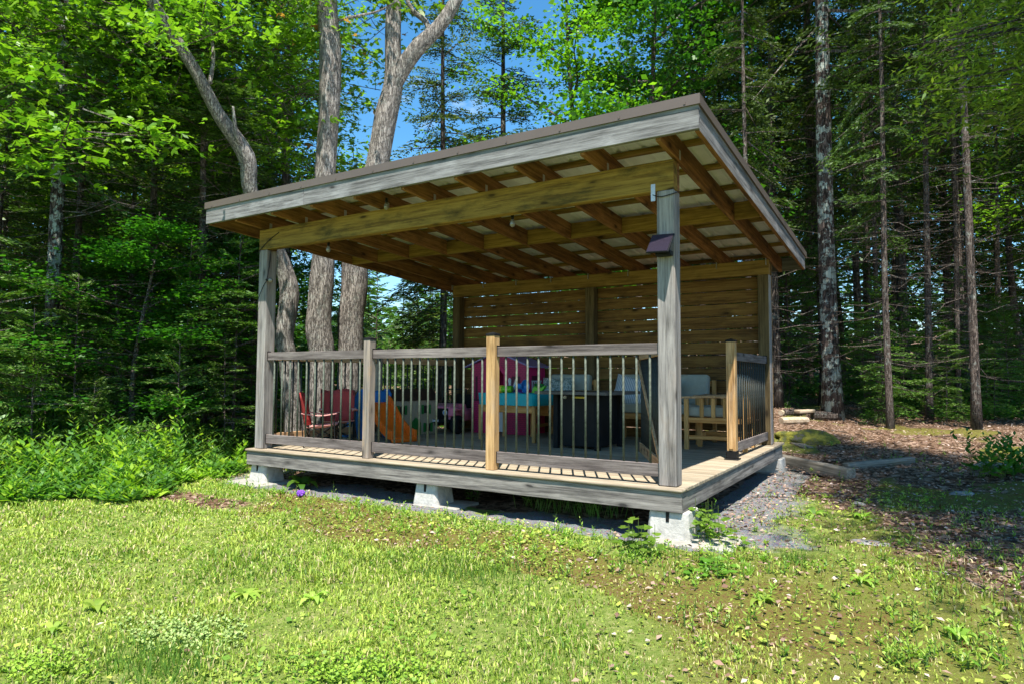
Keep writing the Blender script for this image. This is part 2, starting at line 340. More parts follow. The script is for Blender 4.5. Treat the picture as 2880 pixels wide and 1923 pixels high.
def board(name, mat, parent, x0, x1, y0, y1, z0, z1, bevel=.004, rx=0):
    """a box part whose origin is at its centre, so wood grain differs from board to board"""
    cx, cy, cz = (x0 + x1) / 2, (y0 + y1) / 2, (z0 + z1) / 2; m = MB().box(x0 - cx, x1 - cx, y0 - cy, y1 - cy, z0 - cz, z1 - cz)
    o = m.build(name, mat, parent, bevel, recalc=False); o.location = (cx, cy, cz); o.rotation_euler.x = rx; return o
def tag(o, label=None, cat=None, group=None, kind=None):
    for k, v in (('label', label), ('category', cat), ('group', group), ('kind', kind)):
        if v: o[k] = v
    return o
def empty(name, loc, rz=0, label=None, cat=None, group=None):
    o = bpy.data.objects.new(name, None); col.objects.link(o); o.location = loc; o.rotation_euler = (0, 0, rz); o.empty_display_size = .2
    return tag(o, label, cat, group)
def kids(o): return [c for c in bpy.data.objects if c.parent == o]
def copy_tree(o, ch=None):
    c = o.copy(); col.objects.link(c)
    for k in (ch if ch is not None else kids(o)):
        d = k.copy(); col.objects.link(d); d.parent = c
    return c
def quads(name, V, F, C, mat, parent=None, smooth_=False):
    """V (n,3), F (m,k) int, C (n,3) colours per vertex -> mesh object with a 'tint' attribute"""
    me = bpy.data.meshes.new(name); n = len(V); m, k = F.shape
    me.vertices.add(n); me.vertices.foreach_set('co', V.astype(np.float32).ravel())
    me.loops.add(m * k); me.loops.foreach_set('vertex_index', F.astype(np.int32).ravel())
    me.polygons.add(m); me.polygons.foreach_set('loop_start', np.arange(0, m * k, k, dtype=np.int32))
    me.polygons.foreach_set('loop_total', np.full(m, k, np.int32))
    me.update(calc_edges=True)
    a = me.color_attributes.new('tint', 'FLOAT_COLOR', 'POINT')
    a.data.foreach_set('color', np.concatenate([C, np.ones((n, 1))], 1).astype(np.float32).ravel())
    me.materials.append(mat)
    o = bpy.data.objects.new(name, me); col.objects.link(o)
    if parent: o.parent = parent
    return o
def nrm(a): return a / np.maximum(np.linalg.norm(a, axis=-1, keepdims=True), 1e-9)
def leaves(P, Dr, N, L, Wd, pos=.45, fold=0):
    """diamond leaves: base P, direction Dr, normal N (n,3); L, Wd (n,) -> V,F"""
    n = len(P); Dr = nrm(Dr); S = nrm(np.cross(Dr, N)); L = np.broadcast_to(L, n)[:, None]; Wd = np.broadcast_to(Wd, n)[:, None]
    Nn = nrm(np.cross(S, Dr))
    a = P; b = P + Dr * L * pos + S * Wd / 2 + Nn * Wd * fold; c = P + Dr * L; d = P + Dr * L * pos - S * Wd / 2 + Nn * Wd * fold
    V = np.stack([a, b, c, d], 1).reshape(-1, 3); F = np.arange(4 * n).reshape(n, 4); return V, F
def rnd(n, s=1): return rs.randn(n, 3) * s
def tintcols(n, c0, c1, k=4, sd=.12, other=None, p=0):
    t = rs.rand(n, 1); C = np.array(c0) * (1 - t) + np.array(c1) * t
    C = C * np.clip(1 + rs.randn(n, 1) * sd, .5, 1.7)
    if other is not None:
        m = rs.rand(n) < p; C[m] = np.array(other) * (1 + rs.randn(m.sum(), 1) * .15)
    return np.repeat(np.clip(C, 0.003, 1), k, 0)

# ------------------------------------------------------------------ ground sheet with zones
def fn(x, y, s, seed=0):
    """cheap smooth noise, -1..1"""
    x = np.asarray(x) * s; y = np.asarray(y) * s
    return (np.sin(x * 1.7 + seed + 1.3 * np.sin(y * 1.1 + seed)) + np.sin(y * 2.1 - seed * 1.7 + 1.5 * np.sin(x * .9)) + np.sin((x + y) * 1.3 + seed * 2.3 + np.sin(x * 2.7 - y))) / 3
def zones(x, y):
    n1 = fn(x, y, 1.4, 1); n2 = fn(x, y, 3.7, 5); n3 = fn(x, y, 9, 3); e = .28 * n1 + .16 * n2 + .08 * n3
    dx = np.maximum(np.abs(x + 2.45) - 2.6, 0); dy0 = np.maximum(-y, 0)
    inside = (x > -5.3) & (x < .4) & (y > -.25) & (y < 4.6)
    front = .85 * smooth(.14, -.08, -(y) - .07 + e * .8) * smooth(-6.3, -5.6, x + e) * smooth(-.6, -2.2, x + e * 1.2) * smooth(5.4, 4.6, y)
    right = .82 * smooth(1.15, .45, x + e * 1.6) * smooth(-.35, .25, y + e) * smooth(3.6, 2.8, y + e)
    gravel = np.maximum(np.where(inside, 1, front), right * (x > -1)) 
    gravel = gravel * (.62 + .38 * smooth(-.3, .3, n2 + n3))
    gravel = np.where(inside & (y > .35 + e) & (x < -.2), .0, gravel)  # gravel taken out where the ground below the deck is coloured dark
    tan = smooth(1.0, .4, np.hypot((x + 4.9) / 1.25, (y + .9) / .32) + e) 
    litter = np.maximum(smooth(2.6, 3.6, y + e * 1.5 + .3 * x), 0) * (x > -.5) + smooth(4.6, 5.4, y) * (x <= -.5)
    litter = np.maximum(litter, smooth(-6.2, -7.2, x + e * 2) * smooth(-1.6, .2, y + e))
    litter = np.maximum(litter, .75 * smooth(.3, .75, np.hypot(0, 0) + smooth(.9, 2.2, x + .25 * y + e * 2) * smooth(-1.8, .8, y + e)))
    litter = np.maximum(litter, np.where(inside & (y > .2), .9, 0))  # dark litter colour under the deck stands in for the shade there
    moss = .95 * smooth(.05, .6, 1.0 - np.abs((y + .95 + .10 * x + .25 * n1) / .55 + .35 * n2)) * smooth(-4.6, -3.6, x) * smooth(2.5, .8, x)
    moss = np.maximum(moss, smooth(.25, .6, fn(x, y, .9, 9) + .5 * n2) * .5 * smooth(.3, 1.6, x + .3 * y))
    litter = litter * (1 - .75 * smooth(.15, .6, fn(x, y, 1.2, 41) + .4 * n2) * (y > 2))
    moss = np.maximum(moss, .8 * smooth(.15, .6, fn(x, y, 1.2, 41) + .4 * n2) * smooth(1.5, 3, y) * smooth(.2, 1, x))
    moss = np.maximum(moss, .55 * smooth(-.2, 1.0, x + .35 * (y + 2.2) + .35 * n1))
    return np.clip(gravel, 0, 1), np.clip(litter, 0, 1), np.clip(moss * (1 - gravel), 0, 1), np.clip(tan, 0, 1)
def axis_pts(lo, hi, flo, fhi, fine, grow=1.18):
    p = list(np.arange(flo, fhi, fine)); s = fine; a = flo
    while a > lo: s *= grow; a -= s; p.insert(0, a)
    s = fine; a = p[-1]
    while a < hi: s *= grow; a += s; p.append(a)
    return np.array(p)
gx = axis_pts(-300, 300, -8, 4.5, .06); gy = axis_pts(-60, 400, -5, 7, .06)
X, Y = np.meshgrid(gx, gy); Z = H(np.clip(X, -100, 100), np.clip(Y, -30, 110)); near = (np.abs(X + 2) < 9) & (np.abs(Y - 1) < 9)
Z = Z + near * (.012 * fn(X, Y, 14, 2) + .006 * fn(X, Y, 31, 4))
Z = np.where((X > -5.5) & (X < .6) & (Y > -.3) & (Y < 4.7), np.minimum(Z, -.36), Z)
nx, ny = len(gx), len(gy); idx = np.arange(nx * ny).reshape(ny, nx)
F = np.stack([idx[:-1, :-1], idx[:-1, 1:], idx[1:, 1:], idx[1:, :-1]], -1).reshape(-1, 4)
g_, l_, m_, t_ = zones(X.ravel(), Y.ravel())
gm, nt, b = newmat('forest_ground')
tc = nt.nodes.new('ShaderNodeTexCoord'); at1 = nt.nodes.new('ShaderNodeAttribute'); at1.attribute_name = 'tint'
sp = nt.nodes.new('ShaderNodeSeparateColor'); lk(nt, at1.outputs['Color'], sp.inputs[0])
fine = noise_node(nt, tc.outputs['Object'], 55, 6, .75); med = noise_node(nt, tc.outputs['Object'], 9, 6, .7)
lawn = ramp(nt, [(.34, (.05, .085, .012)), (.46, (.13, .19, .03)), (.56, (.24, .27, .075)), (.68, (.42, .37, .19))]); med2 = noise_node(nt, tc.outputs['Object'], 34, 7, .8); mxm = nt.nodes.new('ShaderNodeMath'); mxm.operation = 'MULTIPLY_ADD'; mxm.inputs[1].default_value = .6; hm = nt.nodes.new('ShaderNodeMath'); hm.operation = 'MULTIPLY'; hm.inputs[1].default_value = .4; lk(nt, med.outputs[0], hm.inputs[0]); lk(nt, med2.outputs[0], mxm.inputs[0]); lk(nt, hm.outputs[0], mxm.inputs[2]); lk(nt, mxm.outputs[0], lawn.inputs[0])
vor = nt.nodes.new('ShaderNodeTexVoronoi'); vor.inputs['Scale'].default_value = 75; lk(nt, tc.outputs['Object'], vor.inputs['Vector'])
grv = ramp(nt, [(.0, (.29, .285, .28)), (.5, (.18, .178, .175)), (1, (.08, .078, .075))]); lk(nt, vor.outputs['Distance'], grv.inputs[0])
gv2 = mixn(nt, 'MULTIPLY', .6); lk(nt, grv.outputs[0], gv2.inputs[6]); lk(nt, vor.outputs['Color'], gv2.inputs[7])
gv3 = mixn(nt, 'ADD', .07); lk(nt, gv2.outputs[2], gv3.inputs[6]); gv3.inputs[7].default_value = (1, 1, 1, 1)
v2 = nt.nodes.new('ShaderNodeTexVoronoi'); v2.inputs['Scale'].default_value = 22; lk(nt, tc.outputs['Object'], v2.inputs['Vector'])
sp2 = nt.nodes.new('ShaderNodeSeparateColor'); lk(nt, v2.outputs['Color'], sp2.inputs[0])
lit = ramp(nt, [(.0, (.035, .02, .012)), (.35, (.11, .06, .034)), (.7, (.2, .125, .08)), (1, (.36, .25, .18))]); lk(nt, sp2.outputs[0], lit.inputs[0])
mos = ramp(nt, [(.34, (.09, .032, .014)), (.46, (.17, .115, .04)), (.54, (.12, .14, .02)), (.68, (.26, .29, .05))]); lk(nt, fine.outputs[0], mos.inputs[0])
def soft(nt, sock, seedn):
    a = nt.nodes.new('ShaderNodeMath'); a.operation = 'ADD'; lk(nt, sock, a.inputs[0])
    s_ = nt.nodes.new('ShaderNodeMath'); s_.operation = 'MULTIPLY_ADD'; s_.inputs[1].default_value = .9; s_.inputs[2].default_value = -.45; lk(nt, seedn, s_.inputs[0]); lk(nt, s_.outputs[0], a.inputs[1])
    mr = nt.nodes.new('ShaderNodeMapRange'); mr.inputs[1].default_value = .4; mr.inputs[2].default_value = .6; lk(nt, a.outputs[0], mr.inputs[0]); return mr.outputs[0]
cur = lawn.outputs[0]
for sock, colr in ((sp.outputs[2], mos.outputs[0]), (sp.outputs[1], lit.outputs[0]), (sp.outputs[0], gv3.outputs[2])):
    mk = mixn(nt); lk(nt, soft(nt, sock, fine.outputs[0]), mk.inputs[0]); lk(nt, cur, mk.inputs[6]); lk(nt, colr, mk.inputs[7]); cur = mk.outputs[2]
lk(nt, cur, b.inputs['Base Color']); b.inputs['Roughness'].default_value = .95; b.inputs['Specular IOR Level'].default_value = .15
bump(nt, b, fine.outputs[0], .8, .03)
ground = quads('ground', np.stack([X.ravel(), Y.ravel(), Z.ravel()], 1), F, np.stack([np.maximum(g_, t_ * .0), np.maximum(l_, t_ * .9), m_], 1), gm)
ground['kind'] = 'structure'; ground.data.shade_smooth()

# ------------------------------------------------------------------ PAVILION
W = 4.95
pav = empty('pavilion', (0, 0, 0), 0, 'open wooden pavilion with lean-to metal roof, railings and plank back wall on concrete piers', 'pavilion')
PB = []
def pb(o): PB.append(o); return o
# deck boards, front rim and side rims
for k in range(30):
    y0 = -.078 + k * .1445
    if y0 > 4.15: break
    pb(board('deck_board', M['deck'], pav, -5.02, .068, y0, y0 + .139, -.028, 0 + (.001 if k % 2 else 0), .012 if k == 0 else .004))
pb(board('rim_joist', M['rim'], pav, -5.004, .056, -.058, -.02, -.178, -.030, .003))
pb(board('rim_joist', M['rim'], pav, -5.004, .056, 4.13, 4.168, -.178, -.030, .003))
def rimy(x0, x1):
    o = MB().box(-2.11, 2.11, -.019, .019, -.074, .074).build('rim_joist', M['rim'], pav, .003, recalc=False)
    o.location = ((x0 + x1) / 2, 2.055, -.104); o.rotation_euler.z = R(90); pb(o)
rimy(.018, .056 - .001); rimy(-5.004 + .001, -4.966)
for k in range(7):
    pb(board('floor_joist', M['block'], pav, -4.95 + .0, -.0 + .01, .45 + k * .55, .488 + k * .55, -.172, -.032, 0))
# concrete piers
def pier(x, y, zb, big=1.0):
    h0, h1 = (.15, .176) if x > -1 else (.125, .155); zt = -.181
    z = zb
    m = MB(); ring = lambda h, zz, c: [(h - c, -h, zz), (h, -h + c, zz), (h, h - c, zz), (h - c, h, zz), (-h + c, h, zz), (-h, h - c, zz), (-h, -h + c, zz), (-h + c, -h, zz)]
    vs = ring(h1, z, .03) + ring(h1 * .98, z + .05, .03) + ring(h0, zt, .02); m.add(vs, [tuple(range(8))[::-1], tuple(range(16, 24))] + [(a + k, a + (k + 1) % 8, a + 8 + (k + 1) % 8, a + 8 + k) for a in (0, 8) for k in range(8)])
    o = m.build('concrete_pier', M['concrete'], pav, .006); o.location = (x, y, 0)
    s = MB().box(-.012, .012, -h0 - .012, -h0 + .03, zt - .075, zt - .002).build('slot_shade', M['black'], o)  # black box stands in for the shaded notch in the pier front
for x in (-4.87, -2.42, -.06):
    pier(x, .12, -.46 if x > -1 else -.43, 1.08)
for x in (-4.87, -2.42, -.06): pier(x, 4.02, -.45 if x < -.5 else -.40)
# posts
def post(x, y, z1, mat=None, s=.141):
    o = MB().box(-s / 2, s / 2, -s / 2, s / 2, 0, z1).build('post', mat or M['postw'], pav, .008, recalc=False); o.location = (x, y, .0012); return o
h = .0705
pFR = post(-h, h, 2.285); pFL = post(-W + h, h, 2.285)
board('post_tenon', M['rafter'], pav, -.141, 0, .093, .141, 2.287, 2.52, .003); board('post_tenon', M['rafter'], pav, -W, -W + .141, .093, .141, 2.287, 2.52, .003)
pBR = post(-h, 3.83, 2.13, M['treatedz']); pBR.data.materials.append(M['postw']); pBR.data.polygons[5].material_index = 1
post(-W + h, 3.83, 2.13, M['treatedz']); post(-2.475, 3.83, 2.13, M['treatedz'])
board('beam', M['beam'], pav, -W, -.002, .0, .090, 2.288, 2.524, .004)
SL = math.atan(.057)
def rz(y): return 2.541 - .057 * y         # underside of the rafters
board('beam', M['block'], pav, -W, -.0, 3.762, 3.85, 2.132, rz(3.85) - .004, .004)
# rafters
LR = 5.0; ry0 = -.337
for k in range(9):
    x = -4.925 + k * .6145
    o = MB().box(-.019, .019, 0, LR - .02, 0, .184).build('rafter', M['rafter'], pav, .003, recalc=False); o.location = (x, ry0, rz(ry0)); o.rotation_euler.x = -SL
    # blocking between rafters
    if k < 8:
        o = MB().box(-.284, .284, -.019, .019, 0, .18).build('blocking', M['block'], pav, .002, recalc=False); o.location = (x + .30725, 1.9 + (.0 if k % 2 else .04), rz(1.92) + .002)
    t = MB().box(-.023, -.0205, -.03, .03, -.10, .06).build('rafter_tie', M['galv'], pav); t.location = (x - .0, 3.80 - .045, rz(3.76) + .02); t.rotation_euler = (0, 0, R(0))
    t = MB().box(.0205, .023, .0, .035, -.0, .075).build('rafter_tie', M['galv'], pav); t.location = (x, .1, rz(.1) + .01)
board('blocking', M['block'], pav, .012, .258, 1.9, 1.938, rz(1.92) + .002, rz(1.92) + .182); board('blocking', M['block'], pav, -5.375, -4.947, 1.9, 1.938, rz(1.92) + .002, rz(1.92) + .182)
# barge boards / fascia
for x in (.262, -5.418):
    o = MB().box(0, .038, 0, LR, .012, .196).build('barge_board', M['fascia'], pav, .003, recalc=False)
    o.data.materials.clear(); o.data.materials.append(M['rafter']); o.data.materials.append(M['fasciay']); o.data.polygons[5 if x > 0 else 4].material_index = 1; o.location = (x, ry0, rz(ry0)); o.rotation_euler.x = -SL
zf = rz(-.375) + .016
board('fascia', M['fascia'], pav, -5.42, -3.7715, -.377, -.339, zf, zf + .186, .003)
board('fascia', M['fascia'], pav, -3.7685, .302, -.377, -.339, zf + .001, zf + .187, .003)
board('fascia', M['fascia'], pav, -5.38, .262, ry0 + LR - .01, ry0 + LR + .028, rz(4.65) + .02, rz(4.65) + .19, .003)
# strapping, then metal sheet
for k in range(9):
    y = -.30 + k * .60
    o = MB().box(-2.838, 2.838, -.032, .032, 0, .036).build('roof_strapping', M['block'], pav, .002, recalc=False); o.location = (-2.56, min(y, 4.6), rz(min(y, 4.6)) + .1865); o.rotation_euler.x = -SL
ms = MB(); prof = []; x = -5.43; ribs = .2286
while x < .31:
    prof += [(x, 0), (x + .035, .0), (x + .05, .018), (x + .075, .018), (x + .09, 0), (x + .14, 0), (x + .147, .004), (x + .16, .004), (x + .167, 0)]; x += ribs
prof = [p for p in prof if p[0] < .312] + [(.312, 0)]
n = len(prof); L2 = LR + .08
vs = [(p[0], yy, p[1] + dz) for dz in (0, .0012) for yy in (0, L2) for p in prof]
fs = []
for k in range(n - 1): fs += [(k, k + 1, n + k + 1, n + k), (2 * n + k, 3 * n + k, 3 * n + k + 1, 2 * n + k + 1)]
o = ms.add(vs, fs).build('metal_roof_sheet', M['tin'], pav, recalc=False); o.location = (0, -.372, rz(-.372) + .228); o.rotation_euler.x = -SL
# brown trims
zt0 = zf + .186
tr = MB().box(-5.432, .316, -.392, -.380, zt0 - .012, zt0 + .062).box(-5.432, .316, -.3795, -.28, zt0 + .056, zt0 + .0605)
for k in range(12): tr.box(-5.3 + k * .5, -5.285 + k * .5, -.396, -.3925, zt0 + .0, zt0 + .016)
tr.build('eave_trim', M['trim'], pav)
for x0, x1 in ((.302, .316), (-5.434, -5.420)):
    t = MB().box(x0, x1, 0, LR + .10, .185, .256).box(min(x0, x1) + (-.09 if x0 > 0 else .014), x1 + (-.014 if x0 > 0 else .09), 0, LR + .1, .252, .2565).build('barge_trim', M['trim'], pav); t.location = (0, -.39, rz(-.39)); t.rotation_euler.x = -SL
# plank wall (one part: planks)
pw = []
pl = MB(); zz = -.03; k = 0
while zz < 2.28:
    for xa, xb in ((-W - .01, -2.478), (-2.475, .002)):
        j = rs.uniform(-.0035, .0035); h0 = .1565 + rs.uniform(-.003, .002)
        y = 3.905 + rs.uniform(0, .004)
        pl.box(xa, xb, y, y + .028, zz + j, min(zz + j + h0, 2.29))
    zz += .167; k += 1
pl.build('plank_wall', M['plank'], pav, .004, recalc=False)

# railings: panel > top_rail, bottom_rail, baluster
def panel(p0, p1, nb, mat, ztop=1.10, name='railing_panel', flip=0, diag=False, bmat=None, parent=pav, btop=.89):
    """p0->p1 in the deck plane; returns the Empty that parents the pieces"""
    p0 = Vector(p0); p1 = Vector(p1); d = p1 - p0; L = d.length; e = empty(name, (p0.x, p0.y, 0), math.atan2(d.y, d.x)); e.parent = parent
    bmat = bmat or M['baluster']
    o = MB().box(-L / 2, L / 2, -.019, .019, 0, .089).build('top_rail', mat, e, .003, recalc=False); o.location = (L / 2, 0, ztop - .09)
    o = MB().box(-L / 2, L / 2, -.019, .019, 0, .100).build('bottom_rail', mat, e, .003, recalc=False); o.location = (L / 2, 0, .062)
    base = MB().tube([(0, 0, 0), (0, 0, ztop - .09 - .162)], .0095, 8).build('baluster', bmat, e, smooth_=True)
    for k in range(nb):
        b = base if k == 0 else base.copy()
        if k: col.objects.link(b)
        b.parent = e; b.location = (L * (k + .75) / (nb + .5), 0, .162)
    for sx in (.0, L):
        for z in (.06, ztop - .092):
            o = MB().box(-.003 if sx else .0, .0 if sx else .003, -.026, .026, 0, .104).build('rail_bracket', M['black'], e, recalc=False); o.location = (sx, 0, z)
    if diag:
        a = MB(); a.bar((.03, .032, .17), (L - .03, .032, ztop - .1), .02, .038); a.build('diagonal_brace', M['gatew'], e, .002)
    return e
yr = .062
panel((-W + .142, yr), (-3.262, yr), 11, M['rail'], bmat=M['baluster2'])
panel((-3.168, yr), (-1.747, yr), 13, M['rail'], bmat=M['baluster2'])
panel((-1.653, yr), (-.142, yr), 13, M['rail'], bmat=M['baluster2'])
def railpost(x, y, mat, base=False):
    e = MB().box(-.0445, .0445, -.0445, .0445, 0, 1.20).build('rail_post', mat, pav, .004, recalc=False); e.location = (x, y, .0012)
    MB().box(-.049, .049, -.049, .049, 1.196, 1.216).add([(-.04, -.04, 1.2165), (.04, -.04, 1.2165), (.04, .04, 1.2165), (-.04, .04, 1.2165), (0, 0, 1.232)], [(0, 1, 4), (1, 2, 4), (2, 3, 4), (3, 0, 4)]).build('post_cap', M['black'], e, .003)
    if base:
        MB().box(-.07, .07, -.07, .07, .0, .012).box(-.052, .052, -.052, .052, .0125, .09).build('post_base', M['black'], e, .004)
    return e
M['newpost2'] = wood('half_weathered_post', [(.14, .12, .10), (.25, .21, .18), (.36, .29, .23)], 2, (.50, .29, .11), .6)
railpost(-3.215, .045, M['newpost2']); railpost(-1.70, .045, M['newpost'])
gp = railpost(-.062, 2.02, M['newpost'], True)
o = MB().box(-.019, .019, -.0, .02, .11, .98).build('gate_stop', M['newpost'], gp, .003, recalc=False); o.location = (.0, -.066, 0)
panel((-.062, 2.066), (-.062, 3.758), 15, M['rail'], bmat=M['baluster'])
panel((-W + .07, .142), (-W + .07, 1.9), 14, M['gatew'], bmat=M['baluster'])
railpost(-W + .07, 1.948, M['newpost2'])
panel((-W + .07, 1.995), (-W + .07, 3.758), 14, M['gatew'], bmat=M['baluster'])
# gate swung open into the deck, hinged on the front right post
ga = R(117); gx0, gy0 = -.165, .20
gate = panel((gx0, gy0), (gx0 + 1.62 * math.cos(ga), gy0 + 1.62 * math.sin(ga)), 14, M['gatew'], name='gate', diag=True)
gate['label'] = 'wooden gate swung open into the deck'
board('corner_strap', M['galv'], pav, -.185, -.150, -.004, -.0008, 2.21, 2.345, 0)

# solar panel, light string
sp_ = empty('solar_panel', (-.0705, .0, 1.85), 0, 'small tilted solar panel strapped to the front right corner post', 'solar panel')
tm = Matrix.Translation((0, 0, 0)) @ Matrix.Rotation(R(-10), 4, 'Z') @ Matrix.Rotation(R(-28), 4, 'X') @ Matrix.Rotation(R(5), 4, 'Y')
o = MB().box(-.098, .098, -.008, .008, -.085, .085).build('panel_frame', M['black'], sp_, .003); o.matrix_local = Matrix.Translation((-.012, -.09, -.0)) @ tm
g = MB().box(-.091, .091, -.0105, -.0085, -.078, .078).build('cell_glass', M['solar'], o)
MB().box(-.06, .06, -.07, -.002, -.09, -.05).build('mount_bracket', M['black'], sp_, .004)

def wire(name, pts, r, mat, n=6):
    P = [Vector(p) for p in pts]; out = []
    for i in range(len(P) - 1):
        p0 = P[max(i - 1, 0)]; p1 = P[i]; p2 = P[i + 1]; p3 = P[min(i + 2, len(P) - 1)]
        for k in range(6):
            t = k / 6; out.append(.5 * ((2 * p1) + (-p0 + p2) * t + (2 * p0 - 5 * p1 + 4 * p2 - p3) * t * t + (-p0 + 3 * p1 - 3 * p2 + p3) * t ** 3))
    out.append(P[-1]); return MB().tube(out, r, n).build(name, mat, smooth_=True)
def add_bulb(parent, p, tip=(0, 0, -1)):
    p = Vector(p); q = Vector(tip).normalized().to_track_quat('Z', 'Y').to_matrix().to_4x4(); m = Matrix.Translation(p) @ q
    s = MB().lathe([(0, 0), (.013, 0), (.015, .03), (.012, .045), (0, .046)], 10, mat=m).build('socket', M['black'], parent, smooth_=True)
    MB().lathe([(.0, .046), (.011, .047), (.022, .07), (.027, .09), (.022, .108), (.008, .118), (0, .119)], 12, mat=m).build('bulb', M['glass'], s, smooth_=True)
lw = wire('light_string', [(-.17, -.006, 2.26), (-.10, -.012, 2.235), (.006, -.006, 2.25), (.008, .06, 2.27), (.002, .15, 2.30)], .0035, M['black'])
tag(lw, 'thin black cable looped round the top of the front right post', 'light string')
lw2 = wire('light_string', [(-4.60, -.006, 2.46), (-4.78, -.008, 2.38), (-4.96, -.010, 2.25), (-4.97, .02, 2.2)], .004, M['black'])
tag(lw2, 'black cable slanting over the left end of the front beam', 'light string')
lw3 = wire('light_string', [(-4.803, .05, 2.28), (-4.800, .03, 2.1), (-4.80, -.002, 1.93), (-4.86, -.010, 1.84), (-4.96, -.010, 1.62), (-5.3, .3, 1.45), (-6.6, 1.6, 1.6)], .004, M['black'])
tag(lw3, 'black bulb cable running down the front left post toward the trees', 'light string'); add_bulb(lw3, (-4.80, -.006, 1.93), (.9, -.1, -.15))
for p, l in (((-1.55, .13, 2.31), 'right of the beam middle'), ((-3.95, .14, 2.31), 'near the left end of the beam'), ((-2.9, -.08, 2.60), 'between two rafter tails over the beam')):
    lb = empty('light_bulb', p, 0, 'clear glass bulb hanging ' + l, 'light bulb'); add_bulb(lb, (0, 0, 0)); 

# ------------------------------------------------------------------ FURNITURE AND TOYS ON THE DECK
def camp_chair(x, y, rz_, label, back, s=.80):
    e = empty('camping_chair', (x, y, .002), rz_, label, 'camping chair', 'red folding chairs on the deck'); e.scale = (s, s, s)
    w2 = .24; d2 = .2
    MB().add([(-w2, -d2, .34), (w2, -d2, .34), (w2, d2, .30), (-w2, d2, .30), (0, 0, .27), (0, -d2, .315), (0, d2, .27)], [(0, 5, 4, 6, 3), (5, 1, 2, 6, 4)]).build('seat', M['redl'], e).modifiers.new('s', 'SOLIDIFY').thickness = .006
    b = MB(); n = 8
    vs = []
    for j in range(6):
        t = j / 5
        for k in range(n + 1):
            u = k / n * 2 - 1; vs.append((u * (w2 + .02 * t), d2 - .0 + .10 * t + .05 * (1 - u * u), .30 + .48 * t + .02 * math.sin(u * 4) * t))
    fs = [(j * (n + 1) + k, j * (n + 1) + k + 1, (j + 1) * (n + 1) + k + 1, (j + 1) * (n + 1) + k) for j in range(5) for k in range(n)]
    b.add(vs, fs); o = b.build('backrest', back, e, smooth_=True); o.modifiers.new('s', 'SOLIDIFY').thickness = .005
    for sx in (-1, 1):
        a = MB(); vs = []
        for k in range(7):
            t = k / 6; yy = -d2 - .04 + t * (2 * d2 + .1); zz = .50 - .035 * math.sin(t * math.pi)
            vs += [(sx * (w2 - .0) - .035, yy, zz), (sx * (w2 - .0) + .035, yy, zz + .004)]
        fs = [(2 * k, 2 * k + 1, 2 * k + 3, 2 * k + 2) for k in range(6)]
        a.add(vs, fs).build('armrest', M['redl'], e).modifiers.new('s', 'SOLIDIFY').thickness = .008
        for q in ((sx * w2, -d2, 0), ):
            MB().tube([(sx * w2, -d2 - .02, 0.0), (sx * w2, -d2 + .0, .50)], .009, 6).build('leg', M['black'], e)
            MB().tube([(sx * w2, d2 + .02, 0.0), (sx * w2 * 1.02, d2 + .10, .78)], .009, 6).build('leg', M['black'], e)
        MB().tube([(sx * w2, -d2 - .02, .03), (sx * w2, d2, .33)], .007, 6).tube([(sx * w2, d2 + .02, .03), (sx * w2, -d2, .34)], .007, 6).build('side_brace', M['black'], e)
    MB().tube([(-w2, -d2, .03), (w2, -d2, .33)], .007, 6).tube([(w2, -d2 - .012, .03), (-w2, -d2 - .012, .33)], .007, 6).tube([(-w2, d2, .03), (w2, d2, .3)], .007, 6).tube([(w2, d2 + .012, .03), (-w2, d2 + .012, .3)], .007, 6).build('cross_brace', M['black'], e)
    return e
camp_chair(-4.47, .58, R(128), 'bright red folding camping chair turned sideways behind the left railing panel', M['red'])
ch2 = camp_chair(-4.66, 1.0, R(48), 'red camping chair with pale swoosh print on its backrest', M['red'], .84)
MB().add([(-.10, .30, .60), (.02, .335, .57), (.10, .33, .60), (.14, .32, .52), (.08, .335, .50), (.0, .345, .535)], [(0, 1, 2, 3, 4, 5)]).build('print', M['white'], ch2, recalc=False)

# slide with blue climber
sd = empty('toy_slide', (-4.50, 1.62, 0.002), R(-14), 'orange and blue plastic toddler slide with its foot toward the railing', 'slide')
def chan(pts, w, hgt, t=.012):
    m = MB()
    for (p, q) in zip(pts[:-1], pts[1:]):
        for (yy0, yy1, z0, z1) in ((-w / 2, w / 2, 0, t), (-w / 2 - .015, -w / 2 + t * 1.8, -.015, hgt), (w / 2 - t * 1.8, w / 2 + .015, -.015, hgt)):
            m.add([(p[0], yy0, p[1] + z0), (p[0], yy1, p[1] + z0), (p[0], yy1, p[1] + z1), (p[0], yy0, p[1] + z1), (q[0], yy0, q[1] + z0), (q[0], yy1, q[1] + z0), (q[0], yy1, q[1] + z1), (q[0], yy0, q[1] + z1)],
                  [(0, 1, 2, 3), (7, 6, 5, 4), (0, 4, 5, 1), (1, 5, 6, 2), (2, 6, 7, 3), (3, 7, 4, 0)])
    return m
sp2_ = [(-.20, .50), (-.13, .49), (-.06, .45), (.0, .395), (.06, .335), (.12, .275), (.18, .218), (.24, .168), (.30, .125), (.36, .09), (.42, .066), (.48, .052), (.53, .048)]
chan(sp2_, .36, .10).build('slide_chute', M['orange'], sd, .006)
MB().box(.50, .545, -.19, .19, 0, .05).build('chute_foot', M['orange'], sd, .012)
sidep = [(-.66, 0), (-.48, 0), (-.42, .2), (-.30, .2), (-.26, 0), (-.14, 0), (-.10, .38), (-.08, .60), (-.14, .66), (-.22, .66), (-.34, .55), (-.50, .22)]
for y0 in (-.215, .18): MB().prism(sidep, 1, y0, y0 + .035).build('side_panel', M['blue'], sd, .01)
for k in range(3): MB().box(-.60 + k * .11, -.46 + k * .11, -.18, .18, .10 + k * .12, .13 + k * .12).build('step', M['blue'], sd, .008)
